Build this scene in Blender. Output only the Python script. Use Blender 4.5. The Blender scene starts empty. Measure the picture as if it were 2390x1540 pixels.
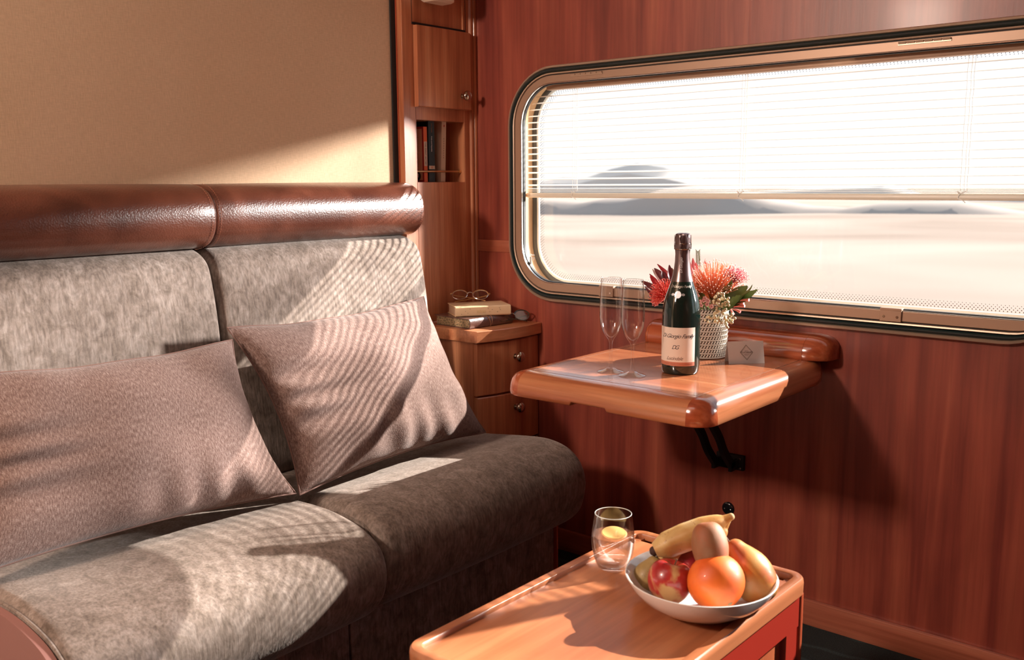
import bpy, bmesh, math, random
from mathutils import Vector, Matrix
random.seed(7)
PI = math.pi
sc = bpy.context.scene
COL = sc.collection

# ------------------------------------------------------------------ camera
FPX, YAW, PITCH, ROLL = 2224.41, math.radians(-40.4876), math.radians(8.8567), math.radians(-0.42304)
fw = Vector((math.sin(YAW)*math.cos(PITCH), math.cos(YAW)*math.cos(PITCH), -math.sin(PITCH)))
r0 = Vector((math.cos(YAW), -math.sin(YAW), 0)); u0 = r0.cross(fw)
rt = r0*math.cos(ROLL) + u0*math.sin(ROLL); up = -r0*math.sin(ROLL) + u0*math.cos(ROLL)
CAMP = Vector((0, 0, 1.105))
cd = bpy.data.cameras.new('camera'); cam = bpy.data.objects.new('camera', cd); COL.objects.link(cam)
cam.matrix_world = Matrix(((rt.x, up.x, -fw.x, CAMP.x), (rt.y, up.y, -fw.y, CAMP.y), (rt.z, up.z, -fw.z, CAMP.z), (0, 0, 0, 1)))
cd.sensor_width = 36; cd.lens = FPX/2390*36; cd.clip_start = 0.02; cd.clip_end = 600
cd.dof.use_dof = True; cd.dof.focus_distance = 2.15; cd.dof.aperture_fstop = 6.3
sc.camera = cam

# ------------------------------------------------------------------ light
w = bpy.data.worlds.new('sky'); sc.world = w; w.use_nodes = True
nt = w.node_tree; nt.nodes.clear()
tc = nt.nodes.new('ShaderNodeTexCoord'); sx = nt.nodes.new('ShaderNodeSeparateXYZ'); rp = nt.nodes.new('ShaderNodeValToRGB')
bg = nt.nodes.new('ShaderNodeBackground'); wo = nt.nodes.new('ShaderNodeOutputWorld')
nt.links.new(tc.outputs['Generated'], sx.inputs[0]); nt.links.new(sx.outputs['Z'], rp.inputs[0])
nt.links.new(rp.outputs[0], bg.inputs[0]); nt.links.new(bg.outputs[0], wo.inputs[0])
e = rp.color_ramp.elements
e[0].position = 0.0; e[0].color = (0.92, 0.90, 0.88, 1)
e[1].position = 0.5; e[1].color = (0.62, 0.78, 0.95, 1)
m_ = e.new(0.12); m_.color = (0.93, 0.96, 1.0, 1)
bg.inputs['Strength'].default_value = 1.06

def aim(o, d):
    o.rotation_euler = Vector(d).to_track_quat('-Z', 'Y').to_euler()
def sun(name, d, s, ang, col):
    l = bpy.data.lights.new(name, 'SUN'); l.energy = s; l.angle = math.radians(ang); l.color = col
    o = bpy.data.objects.new(name, l); COL.objects.link(o); o.location = (3, 8, 8); aim(o, d); return o
def area(name, loc, tgt, size, p, col):
    l = bpy.data.lights.new(name, 'AREA'); l.energy = p; l.size = size; l.color = col
    o = bpy.data.objects.new(name, l); COL.objects.link(o); o.location = loc; aim(o, Vector(tgt)-Vector(loc)); return o
sun('sun', (-0.47, -1, -0.66), 13.0, 0.53, (1.0, 0.93, 0.84))
sun('low_soft_sun', (-0.88, -1, -0.29), 9.5, 6.0, (1.0, 0.95, 0.90))  # second, softer low sun, added for the glow on wall panel and sofa
area('cabin_lamp', (-1.72, -0.95, 1.93), (-1.0, 2.2, 0.7), 0.26, 42.0, (1.0, 0.80, 0.66))
area('ceiling_fill', (-1.1, 0.5, 2.08), (-1.2, 1.2, 0.0), 0.8, 3.5, (1.0, 0.88, 0.80))  # weak overhead fill added for ambient light, no fixture behind it
vs = sc.view_settings
vs.view_transform = 'Standard'; vs.look = 'None'; vs.gamma = 1.0; vs.exposure = 0.18; vs.use_curve_mapping = False

# ------------------------------------------------------------------ materials
def srgb(*c):
    return tuple(((x/255)/12.92 if x/255 <= .04045 else ((x/255+.055)/1.055)**2.4) for x in c)
MATS = {}
def base(name):
    m = bpy.data.materials.new(name); m.use_nodes = True
    return m, m.node_tree, m.node_tree.nodes['Principled BSDF']
def plain(name, col, rough=.5, metal=0, coat=0, spec=.5, **kw):
    if name in MATS: return MATS[name]
    m, t, b = base(name)
    b.inputs['Base Color'].default_value = (*col, 1); b.inputs['Roughness'].default_value = rough
    b.inputs['Metallic'].default_value = metal; b.inputs['Coat Weight'].default_value = coat
    b.inputs['Specular IOR Level'].default_value = spec
    for k, v in kw.items(): b.inputs[k.replace('_', ' ')].default_value = v
    MATS[name] = m; return m
def mapped(t, scale, src='Object', rot=(0, 0, 0)):
    c = t.nodes.new('ShaderNodeTexCoord'); mp = t.nodes.new('ShaderNodeMapping')
    mp.inputs['Scale'].default_value = scale; mp.inputs['Rotation'].default_value = rot
    t.links.new(c.outputs[src], mp.inputs[0]); return mp.outputs[0]
def noise(t, vec, sc_, det=3, dist=0, rough=.5):
    n = t.nodes.new('ShaderNodeTexNoise'); n.inputs['Scale'].default_value = sc_
    n.inputs['Detail'].default_value = det; n.inputs['Distortion'].default_value = dist; n.inputs['Roughness'].default_value = rough
    t.links.new(vec, n.inputs['Vector']); return n.outputs['Fac']
def ramp(t, fac, stops):
    r = t.nodes.new('ShaderNodeValToRGB'); t.links.new(fac, r.inputs[0]); el = r.color_ramp.elements
    el[0].position = stops[0][0]; el[0].color = (*stops[0][1], 1); el[1].position = stops[-1][0]; el[1].color = (*stops[-1][1], 1)
    for p, c in stops[1:-1]:
        x = el.new(p); x.color = (*c, 1)
    return r.outputs[0]
def mix(t, fac, a, b, mode='MIX'):
    n = t.nodes.new('ShaderNodeMix'); n.data_type = 'RGBA'; n.blend_type = mode
    for sock, v in ((n.inputs[0], fac), (n.inputs[6], a), (n.inputs[7], b)):
        if isinstance(v, (int, float)): sock.default_value = v
        elif isinstance(v, tuple): sock.default_value = (*v, 1)
        else: t.links.new(v, sock)
    return n.outputs[2]
def bump(t, b, h, s, d=.002):
    n = t.nodes.new('ShaderNodeBump'); n.inputs['Strength'].default_value = s; n.inputs['Distance'].default_value = d
    t.links.new(h, n.inputs['Height']); t.links.new(n.outputs[0], b.inputs['Normal'])
def wood(name, dark, mid, light, axis='Z', rough=.32, coat=.25, fine=1.0, blotch=.5):
    if name in MATS: return MATS[name]
    m, t, b = base(name)
    long_, cross = 1.2, 26.0
    s = {'X': (long_, cross, cross), 'Y': (cross, long_, cross), 'Z': (cross, cross, long_)}[axis]
    n1 = noise(t, mapped(t, s), 1.0*fine, 4, .6)
    s2 = tuple(x*6 for x in s)
    n2 = noise(t, mapped(t, s2), 1.0*fine, 3, .2)
    n3 = noise(t, mapped(t, tuple(4 if x == cross else 1.5 for x in s)), 1.3, 3, .3)
    c = ramp(t, n1, [(.30, dark), (.52, mid), (.72, light)])
    g = ramp(t, n2, [(.35, (.72, .70, .68)), (.60, (1, 1, 1))])
    c = mix(t, .55, c, g, 'MULTIPLY')
    bl = ramp(t, n3, [(.35, (.60, .52, .55)), (.62, (1, 1, 1))])
    c = mix(t, blotch, c, bl, 'MULTIPLY')
    t.links.new(c, b.inputs['Base Color']); b.inputs['Roughness'].default_value = rough
    b.inputs['Coat Weight'].default_value = coat; b.inputs['Coat Roughness'].default_value = .12
    bump(t, b, n2, .12, .001)
    MATS[name] = m; return m
W_WALL = wood('cherry_veneer', (.205, .036, .025), (.34, .073, .044), (.45, .118, .065), 'Z', .38, .05, .7, .75)
W_CAB = wood('cabinet_veneer', (.40, .12, .052), (.58, .21, .095), (.70, .31, .155), 'Z', .34, .25, 1.2, .35)
W_CABY = wood('cabinet_veneer_grain_along', (.44, .14, .058), (.62, .24, .11), (.74, .34, .17), 'Y', .34, .25, 1.0, .3)
W_TOPX = wood('light_cherry_grain_x', (.36, .10, .042), (.47, .16, .068), (.58, .24, .11), 'X', .22, .6, .8, .25)
W_TOPY = wood('light_cherry_grain_y', (.36, .10, .042), (.47, .16, .068), (.58, .24, .11), 'Y', .22, .6, .8, .25)
W_RED = wood('red_cherry', (.30, .055, .022), (.42, .095, .035), (.52, .15, .06), 'X', .18, .8, 1.0, .2)
W_REDZ = wood('red_cherry_upright', (.34, .05, .025), (.45, .08, .035), (.52, .12, .05), 'Z', .25, .5, 1.0, .3)
W_TRAY = wood('tray_cherry', (.35, .105, .042), (.46, .165, .070), (.55, .24, .11), 'Y', .32, .12, .55, .35)

def velvet():
    m, t, b = base('velvet')
    n1 = noise(t, mapped(t, (1, 1, .8)), 34, 8, .6, .72)
    n2 = noise(t, mapped(t, (190, 190, 30)), 1.0, 3, .3)
    n3 = noise(t, mapped(t, (1, 1, 1)), 4.5, 3, .4)
    c = ramp(t, n1, [(.34, (.155, .120, .098)), (.50, (.240, .192, .165)), (.66, (.335, .280, .250))])
    g = ramp(t, n2, [(.33, (.62, .60, .58)), (.62, (1.15, 1.13, 1.11))])
    c = mix(t, .75, c, g, 'MULTIPLY')
    k = ramp(t, n3, [(.35, (.78, .76, .75)), (.65, (1.1, 1.1, 1.1))])
    c = mix(t, .7, c, k, 'MULTIPLY')
    t.links.new(c, b.inputs['Base Color']); b.inputs['Roughness'].default_value = .85
    b.inputs['Sheen Weight'].default_value = .35; b.inputs['Sheen Roughness'].default_value = .35
    b.inputs['Sheen Tint'].default_value = (.95, .9, .85, 1); b.inputs['Specular IOR Level'].default_value = .2
    bump(t, b, n2, .35, .002); return m
VELVET = velvet()
def weave():
    m, t, b = base('woven_mauve_cloth')
    n1 = noise(t, mapped(t, (280, 55, 1), 'UV'), 1.0, 2, 0)
    n2 = noise(t, mapped(t, (330, 240, 1), 'UV'), 1.0, 1, 0)
    c = ramp(t, n1, [(.32, (.140, .084, .070)), (.52, (.215, .140, .120)), (.72, (.315, .230, .205))])
    g = ramp(t, n2, [(.35, (.70, .68, .66)), (.65, (1.15, 1.15, 1.15))])
    c = mix(t, .7, c, g, 'MULTIPLY')
    t.links.new(c, b.inputs['Base Color']); b.inputs['Roughness'].default_value = .9
    b.inputs['Sheen Weight'].default_value = .15; b.inputs['Specular IOR Level'].default_value = .15
    bump(t, b, n2, .5, .0015); return m
WEAVE = weave()
def leather():
    m, t, b = base('brown_leather')
    v = t.nodes.new('ShaderNodeTexVoronoi'); v.inputs['Scale'].default_value = 260
    t.links.new(mapped(t, (1, 1, 1)), v.inputs['Vector'])
    n = noise(t, mapped(t, (1, 1, 1)), 9, 4, .4)
    n2 = noise(t, mapped(t, (1, 1, 1)), 60, 4, .6)
    c = ramp(t, n, [(.35, (.080, .022, .012)), (.65, (.155, .048, .027))])
    t.links.new(c, b.inputs['Base Color']); b.inputs['Roughness'].default_value = .34
    b.inputs['Coat Weight'].default_value = .6; b.inputs['Coat Roughness'].default_value = .22
    add = t.nodes.new('ShaderNodeMath'); add.operation = 'ADD'
    t.links.new(v.outputs['Distance'], add.inputs[0]); t.links.new(n2, add.inputs[1])
    bump(t, b, add.outputs[0], .28, .0015); return m
LEATHER = leather()
def linen():
    m, t, b = base('tan_wall_linen')
    n1 = noise(t, mapped(t, (1, 500, 60)), 1.0, 2); n2 = noise(t, mapped(t, (1, 60, 500)), 1.0, 2)
    n3 = noise(t, mapped(t, (1, 1, 1)), 2.2, 3)
    a = ramp(t, n1, [(.3, (.80, .78, .75)), (.7, (1, 1, 1))]); c = ramp(t, n2, [(.3, (.82, .80, .78)), (.7, (1, 1, 1))])
    k = ramp(t, n3, [(.3, (.74, .51, .335)), (.7, (.80, .57, .39))])
    c = mix(t, .6, mix(t, .6, k, a, 'MULTIPLY'), c, 'MULTIPLY')
    t.links.new(c, b.inputs['Base Color']); b.inputs['Roughness'].default_value = .9; b.inputs['Specular IOR Level'].default_value = .1
    bump(t, b, n1, .15, .001); return m
LINEN = linen()
def carpet():
    m, t, b = base('dark_carpet')
    n = noise(t, mapped(t, (1, 1, 1)), 300, 3); n2 = noise(t, mapped(t, (1, 1, 1)), 7, 2, 1.2)
    v = t.nodes.new('ShaderNodeTexWave'); v.wave_type = 'RINGS'; v.inputs['Scale'].default_value = 3.5; v.inputs['Distortion'].default_value = 6
    t.links.new(mapped(t, (1, 1, 1)), v.inputs['Vector'])
    c = ramp(t, n, [(.3, (.006, .012, .014)), (.7, (.022, .034, .036))])
    k = ramp(t, v.outputs['Fac'], [(.90, (1, 1, 1)), (1.0, (2.2, 2.2, 2.2))])
    c = mix(t, 1.0, c, k, 'MULTIPLY')
    t.links.new(c, b.inputs['Base Color']); b.inputs['Roughness'].default_value = 1; bump(t, b, n, .6, .004); return m
CARPET = carpet()
def pane(name, k):
    m = bpy.data.materials.new(name); m.use_nodes = True; t = m.node_tree; t.nodes.clear()
    o = t.nodes.new('ShaderNodeOutputMaterial'); tr = t.nodes.new('ShaderNodeBsdfTransparent'); gl = t.nodes.new('ShaderNodeBsdfGlossy')
    gl.inputs['Roughness'].default_value = .0; lw = t.nodes.new('ShaderNodeLayerWeight'); lw.inputs['Blend'].default_value = .5
    pw = t.nodes.new('ShaderNodeMath'); pw.operation = 'POWER'; pw.inputs[1].default_value = 2.6; t.links.new(lw.outputs['Facing'], pw.inputs[0])
    fr = t.nodes.new('ShaderNodeMath'); fr.operation = 'MULTIPLY_ADD'; fr.inputs[1].default_value = .75 if k > .04 else .4; fr.inputs[2].default_value = k; t.links.new(pw.outputs[0], fr.inputs[0])
    mx = t.nodes.new('ShaderNodeMixShader'); t.links.new(fr.outputs[0], mx.inputs[0]); t.links.new(tr.outputs[0], mx.inputs[1]); t.links.new(gl.outputs[0], mx.inputs[2])
    t.links.new(mx.outputs[0], o.inputs[0]); return m
PANE = pane('window_glass', .025)
THIN = pane('thin_drinking_glass', .05)
def water():
    m = bpy.data.materials.new('water'); m.use_nodes = True; t = m.node_tree; t.nodes.clear()
    o = t.nodes.new('ShaderNodeOutputMaterial'); tr = t.nodes.new('ShaderNodeBsdfTransparent'); gl = t.nodes.new('ShaderNodeBsdfGlass'); gl.inputs['IOR'].default_value = 1.33; gl.inputs['Roughness'].default_value = 0
    mx = t.nodes.new('ShaderNodeMixShader'); mx.inputs[0].default_value = .45; t.links.new(tr.outputs[0], mx.inputs[1]); t.links.new(gl.outputs[0], mx.inputs[2]); t.links.new(mx.outputs[0], o.inputs[0]); return m
WATER = water()
ALU = plain('bronze_anodised_frame', (.40, .255, .175), .42, .35)
ALU2 = plain('pale_bronze_edge', (.52, .37, .27), .35, .4)
TANP = plain('tan_reveal_plastic', (.58, .36, .19), .5)
RUBBER = plain('dark_green_rubber', (.010, .030, .032), .3, 0, .3)
BLACK = plain('matte_black', (.008, .009, .010), .6)
GREYG = plain('grey_gasket', (.03, .035, .035), .5)
CHROME = plain('polished_metal', (.75, .75, .74), .18, 1)
BRASS = plain('brass', (.62, .42, .22), .3, 1)
PEWTER = plain('old_silver', (.50, .42, .34), .16, 1)
BLIND = plain('white_blind_metal', (.82, .80, .76), .4)
CORD = plain('white_cord', (.80, .78, .74), .8)
PORC = plain('white_porcelain', (.80, .78, .76), .12, 0, .5)
SHADE = plain('cream_lamp_shade', (.80, .60, .45), .7)
PAPER = plain('white_card', (.82, .80, .78), .8)
INK = plain('dark_ink', (.05, .04, .045), .8)
GREYINK = plain('grey_ink', (.22, .20, .19), .7)

# ------------------------------------------------------------------ mesh helpers
def NB(): return bmesh.new()
def merge(bm, src):
    me = bpy.data.meshes.new('t'); src.to_mesh(me); src.free(); bm.from_mesh(me); bpy.data.meshes.remove(me)
def box(bm, lo, hi, bev=0, seg=2):
    b = bmesh.new(); bmesh.ops.create_cube(b, size=1)
    for v in b.verts:
        v.co = Vector([(lo[i]+hi[i])/2 + v.co[i]*(hi[i]-lo[i]) for i in range(3)])
    if bev: bmesh.ops.bevel(b, geom=b.edges[:], offset=bev, segments=seg, profile=.5, affect='EDGES')
    merge(bm, b); return bm
def grid_faces(bm, rows, cu=False, cv=False, uv=None):
    nr, nc = len(rows), len(rows[0])
    V = [[bm.verts.new(p) for p in r] for r in rows]
    L = bm.loops.layers.uv.verify() if uv else None
    for i in range(nr if cu else nr-1):
        for j in range(nc if cv else nc-1):
            ids = ((i, j), (i, (j+1) % nc), ((i+1) % nr, (j+1) % nc), ((i+1) % nr, j))
            try: f = bm.faces.new([V[a][b] for a, b in ids])
            except ValueError: continue
            if L:
                for lp, (a, b) in zip(f.loops, ids): lp[L].uv = uv(a, b)
    return V
def loft(bm, loops, caps=True, closed=True):
    V = grid_faces(bm, loops, cv=closed)
    if caps:
        for r in (V[0], V[-1]):
            try: bm.faces.new(r)
            except ValueError: pass
    bmesh.ops.recalc_face_normals(bm, faces=bm.faces[:]); return V
def lathe(bm, prof, c=(0, 0, 0), seg=40, axis=Vector((0, 0, 1)), cap=False):
    q = Vector((0, 0, 1)).rotation_difference(Vector(axis).normalized()); c = Vector(c)
    rows = [[c + q @ Vector((r*math.cos(2*PI*k/seg), r*math.sin(2*PI*k/seg), z)) for k in range(seg)] for r, z in prof]
    b = bmesh.new(); V = grid_faces(b, rows, cv=True)
    if cap:
        for r in (V[0], V[-1]): b.faces.new(r)
    bmesh.ops.remove_doubles(b, verts=b.verts[:], dist=1e-6); bmesh.ops.recalc_face_normals(b, faces=b.faces[:]); merge(bm, b); return bm
def tube(bm, pts, r, seg=8, cap=True, closed=False):
    pts = [Vector(p) for p in pts]; n = len(pts); rows = []; prev = None
    for i, p in enumerate(pts):
        if closed: d = pts[(i+1) % n]-pts[i-1]
        else: d = pts[min(i+1, n-1)]-pts[max(i-1, 0)]
        d.normalize()
        if prev is None:
            a = d.orthogonal().normalized()
        else:
            a = (prev - d*prev.dot(d)).normalized()
        prev = a; bb = d.cross(a); rr = r[i] if isinstance(r, (list, tuple)) else r
        rows.append([p + (a*math.cos(2*PI*k/seg)+bb*math.sin(2*PI*k/seg))*rr for k in range(seg)])
    b = bmesh.new(); V = grid_faces(b, rows, cu=closed, cv=True)
    if cap and not closed:
        for rw in (V[0], V[-1]): b.faces.new(rw)
    bmesh.ops.recalc_face_normals(b, faces=b.faces[:]); merge(bm, b); return bm
def ball(bm, c, r, u=16, v=10, rot=None):
    b = bmesh.new(); bmesh.ops.create_uvsphere(b, u_segments=u, v_segments=v, radius=1)
    r = (r, r, r) if isinstance(r, (int, float)) else r
    for x in b.verts:
        p = Vector((x.co.x*r[0], x.co.y*r[1], x.co.z*r[2]))
        if rot: p = rot @ p
        x.co = Vector(c)+p
    merge(bm, b); return bm
def spline(pts, n):
    pts = [Vector(p) for p in pts]; out = []
    P = [2*pts[0]-pts[1]]+pts+[2*pts[-1]-pts[-2]]
    for i in range(1, len(P)-2):
        for k in range(n):
            t = k/n; a, b, c, d = P[i-1], P[i], P[i+1], P[i+2]
            out.append(.5*((2*b)+(c-a)*t+(2*a-5*b+4*c-d)*t*t+(3*b-a-3*c+d)*t**3))
    out.append(pts[-1]); return out
def seglen(pts): return [0]
def link(name, bm, mat, smooth=True, ang=40):
    me = bpy.data.meshes.new(name); bm.to_mesh(me); bm.free()
    if smooth:
        me.polygons.foreach_set('use_smooth', [True]*len(me.polygons)); me.set_sharp_from_angle(angle=math.radians(ang))
    me.materials.append(mat); o = bpy.data.objects.new(name, me); COL.objects.link(o); return o
def part(name, bm, mat, par, smooth=True, ang=40, local=False, label=None, stuff=False):
    # geometry is written in world coordinates unless local=True
    root = par
    off = Vector((0, 0, 0))
    if not local:
        p = par
        while p: off += p.location; p = p.parent
        bmesh.ops.translate(bm, verts=bm.verts[:], vec=-off)
    o = link(name, bm, mat, smooth, ang); o.parent = par
    if label: o['label'] = label
    if stuff: o['kind'] = 'stuff'
    return o
def thing(name, label, cat, loc, rot=(0, 0, 0), group=None):
    o = bpy.data.objects.new(name, None); COL.objects.link(o); o.location = loc; o.rotation_euler = rot
    o.empty_display_size = .05
    o['label'] = label; o['category'] = cat
    if group: o['group'] = group
    return o
def solo(name, bm, mat, label, cat, loc, group=None, smooth=True):
    bmesh.ops.translate(bm, verts=bm.verts[:], vec=-Vector(loc)); o = link(name, bm, mat, smooth); o.location = loc
    o['label'] = label; o['category'] = cat
    if group: o['group'] = group
    return o
def struct(name, bm, mat, smooth=False, par=None):
    o = link(name, bm, mat, smooth)
    if par: o.parent = par
    else: o['kind'] = 'structure'
    return o
def text_bm(s, size, shear=0, depth=.0002, align='CENTER', space=1.0):
    c = bpy.data.curves.new('t', 'FONT'); c.body = s; c.size = size; c.shear = shear; c.extrude = depth; c.align_x = align; c.align_y = 'CENTER'
    c.space_character = space; c.resolution_u = 3
    o = bpy.data.objects.new('t', c); COL.objects.link(o); bpy.context.view_layer.update()
    me = o.to_mesh(); b = bmesh.new(); b.from_mesh(me); o.to_mesh_clear(); COL.objects.unlink(o); bpy.data.objects.remove(o); return b
def place(bm, M):
    bm.transform(M); return bm
def frame_mat(o, x, y):      # text plane: x along, y up, at origin o
    x = Vector(x).normalized(); y = Vector(y).normalized(); z = x.cross(y)
    return Matrix(((x.x, y.x, z.x, o[0]), (x.y, y.y, z.y, o[1]), (x.z, y.z, z.z, o[2]), (0, 0, 0, 1)))

# ------------------------------------------------------------------ room shell
WY = 2.2
b = NB(); box(b, (-2.3, -1.6, -.06), (1.6, 2.26, 0)); struct('floor', b, CARPET)
b = NB(); box(b, (-2.3, -1.6, 2.12), (1.6, 2.26, 2.18)); struct('ceiling', b, plain('ceiling_cream', (.62, .52, .42), .7))
b = NB(); box(b, (-2.15, -1.6, 0), (-2.05, 1.884, 2.12)); struct('wall_left', b, LINEN)
b = NB(); box(b, (1.5, -1.6, 0), (1.6, 2.2, 2.12)); struct('wall_right', b, W_WALL)
b = NB(); box(b, (-2.15, -1.7, 0), (1.6, -1.6, 2.12)); struct('wall_back', b, W_WALL)

X0, X1, Z0, Z1, RC = -1.872, -.346, .756, 1.428, .165
def rr(off, y, n=12, grow=0):
    x0, x1, z0, z1 = X0+off, X1-off*.15, Z0+off*1.08, Z1-off*.96
    r = max(RC-off+grow, .01); out = []
    for cx, cz, a0 in ((x1-r, z1-r, 0), (x0+r, z1-r, PI/2), (x0+r, z0+r, PI), (x1-r, z0+r, 3*PI/2)):
        for k in range(n+1):
            a = a0 + k/n*PI/2; out.append(Vector((cx+r*math.cos(a), y, cz+r*math.sin(a))))
    return out
def ring(bm, prof, n=12, closed=False):
    grid_faces(bm, [rr(o, y, n) for o, y in prof], cv=True, cu=closed); bmesh.ops.recalc_face_normals(bm, faces=bm.faces[:]); return bm
# window wall with a rounded opening
def wall_with_hole():
    bm = NB(); hole = rr(.012, WY)
    outer = []
    ax0, ax1, az0, az1 = -2.3, -.341, 0, 2.12
    cx, cz = (X0+X1)/2, (Z0+Z1)/2
    fr = []
    for p in hole:
        d = Vector((p.x-cx, 0, p.z-cz)); t = min(((ax1-cx)/d.x if d.x > 0 else (ax0-cx)/d.x) if abs(d.x) > 1e-9 else 1e9,
                                               ((az1-cz)/d.z if d.z > 0 else (az0-cz)/d.z) if abs(d.z) > 1e-9 else 1e9)
        fr.append(Vector((cx+d.x*t, WY, cz+d.z*t)))
    # exact corners: snap the outer point nearest each corner
    for c in ((ax1, az1), (ax0, az1), (ax0, az0), (ax1, az0)):
        i = min(range(len(fr)), key=lambda k: (fr[k].x-c[0])**2+(fr[k].z-c[1])**2); fr[i] = Vector((c[0], WY, c[1]))
    back = [p+Vector((0, .085, 0)) for p in hole]; fb = [p+Vector((0, .085, 0)) for p in fr]
    grid_faces(bm, [fr, hole, back, fb], cu=True, cv=True)
    bmesh.ops.recalc_face_normals(bm, faces=bm.faces[:]); return bm
ww = wall_with_hole()
box(ww, (-.341, 2.2, 0), (1.6, 2.285, .79)); box(ww, (-.341, 2.2, 1.42), (1.6, 2.285, 2.12)); box(ww, (1.05, 2.2, .79), (1.6, 2.285, 1.42))
struct('wall_window', ww, W_WALL)
# the neighbouring window, just beyond the right edge of the view, its blind raised
b = NB()
for lo, hi in (((-.341, 2.19, .78), (-.338, 2.285, 1.43)), ((1.03, 2.19, .78), (1.07, 2.285, 1.43)), ((-.32, 2.19, .78), (1.03, 2.285, .81)), ((-.32, 2.19, 1.39), (1.03, 2.285, 1.43))): box(b, lo, hi, .003, 1)
win2 = struct('window_2', b, plain('bronze_frame_plain', (.40, .255, .175), .42, .35))
b = NB(); b.faces.new([b.verts.new(p) for p in ((-.33, 2.262, .80), (1.04, 2.262, .80), (1.04, 2.262, 1.40), (-.33, 2.262, 1.40))]); struct('outer_pane', b, PANE, False, win2)
b = NB(); box(b, (-.31, 2.214, 1.35), (1.02, 2.24, 1.388), .002); struct('raised_blind_stack', b, BLIND, False, win2)

# window_1
win = struct('window_1', ring(NB(), [(0, 2.2), (0, 2.183), (.002, 2.179), (.007, 2.177), (.009, 2.181), (.009, 2.2)]), ALU2, True)
struct('rubber_gasket', ring(NB(), [(.008, 2.196), (.009, 2.180), (.012, 2.175), (.0165, 2.173), (.019, 2.177), (.0195, 2.183), (.021, 2.196)]), RUBBER, True, win)
struct('gasket_bead', ring(NB(), [(.0125, 2.1755), (.0135, 2.1728), (.0150, 2.1722), (.0165, 2.1735)]), GREYG, True, win)
struct('frame_ridge', ring(NB(), [(.0205, 2.196), (.021, 2.180), (.0225, 2.177), (.0255, 2.178), (.0265, 2.183), (.0265, 2.196)]), ALU2, True, win)
struct('frame_groove', ring(NB(), [(.026, 2.184), (.0295, 2.184)]), BLACK, True, win)
struct('frame_face', ring(NB(), [(.029, 2.196), (.029, 2.180), (.030, 2.1785), (.0495, 2.1785), (.0505, 2.180), (.051, 2.19)]), ALU, True, win)
struct('inner_trim', ring(NB(), [(.0505, 2.1795), (.0515, 2.179), (.0525, 2.1795), (.0525, 2.186), (.049, 2.19)]), CHROME, True, win)
struct('inner_seal', ring(NB(), [(.0515, 2.186), (.0545, 2.187), (.0545, 2.196), (.040, 2.198)]), BLACK, True, win)
struct('reveal', ring(NB(), [(.050, 2.197), (.034, 2.200), (.032, 2.215), (.031, 2.262)]), TANP, True, win)
struct('outer_gasket', ring(NB(), [(.028, 2.256), (.043, 2.256), (.048, 2.260), (.049, 2.266)]), GREYG, True, win)
struct('outer_gasket_lip', ring(NB(), [(.047, 2.2585), (.052, 2.260), (.053, 2.265)]), plain('pale_lip', (.55, .58, .56), .4), True, win)
b = NB(); b.faces.new([b.verts.new(p) for p in rr(.045, 2.2655)]); struct('outer_pane', b, PANE, False, win)
b = NB(); b.faces.new([b.verts.new(p) for p in rr(.050, 2.1925)]); struct('inner_pane', b, PANE, False, win)
# frit dots printed round the outer pane
b = NB()
def dots(off, step, r, phase):
    L = rr(off, 2.2650, 24); acc = phase*step
    for i in range(len(L)):
        a, c = L[i], L[(i+1) % len(L)]; d = (c-a).length
        while acc < d:
            p = a+(c-a)*(acc/d)
            b.faces.new([b.verts.new(p+Vector((r*math.cos(k*PI/3), 0, r*math.sin(k*PI/3)))) for k in range(6)])
            acc += step
        acc -= d
for k, (o_, r_) in enumerate(((.0565, .00135), (.0605, .0013), (.0645, .0011), (.0685, .0009))):
    dots(o_, .0080, r_, .5*(k % 2))
o = struct('frit_dots', b, plain('frit', (.10, .07, .06), .8), False, win); o['kind'] = 'stuff'
# hinges and clips on the frame
for hx0, hx1 in ((-1.639, -1.531), (-.749, -.639)):
    b = NB(); n = 6
    box(b, (hx0, 2.1765, 1.3905), (hx1, 2.1785, 1.3955))
    h = struct('hinge', b, ALU2, False, win)
    b = NB()
    for k in range(n):
        xa = hx0+(hx1-hx0)*k/n+.001; xb = hx0+(hx1-hx0)*(k+1)/n-.001
        tube(b, [(xa, 2.176, 1.3955), (xb, 2.176, 1.3955)], .0024, 8)
    struct('knuckles', b, ALU2, True, h)
for cx_ in (-.733, -1.512):
    b = NB(); box(b, (cx_-.024, 2.1735, .786), (cx_+.024, 2.1785, .812), .001, 1)
    box(b, (cx_-.024, 2.1735, .811), (cx_+.024, 2.190, .8165), .001, 1)
    h = struct('retaining_clip', b, ALU, True, win)
    for s in (-.015, .015):
        b = NB(); lathe(b, [(.0, -.0012), (.0028, -.0012), (.0034, 0)], (cx_+s, 2.1735, .797), 12, (0, 1, 0)); struct('screw', b, PEWTER, True, h)
# sticker etched on the inner glass
b = NB(); box(b, (-1.800, 2.1915, .862), (-1.7925, 2.1920, .884)); stk = struct('glass_sticker', b, PAPER, False, win)
b = NB()
for k in range(5): box(b, (-1.7975, 2.1911, .865+.0038*k), (-1.7945, 2.1914, .867+.0038*k))
struct('sticker_marks', b, GREYINK, False, stk)
b = text_bm('Qunm', .0075); place(b, frame_mat((-1.790, 2.1915, .8895), (1, 0, 0), (0, 0, 1)))
for k, (a_, c_) in enumerate(((-1.7895, -1.7805), (-1.7890, -1.7835), (-1.7880, -1.7850))): box(b, (a_, 2.1915, .8800-.004*k), (c_, 2.1920, .8815-.004*k))
struct('sticker_print', b, PAPER, False, win)

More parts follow.
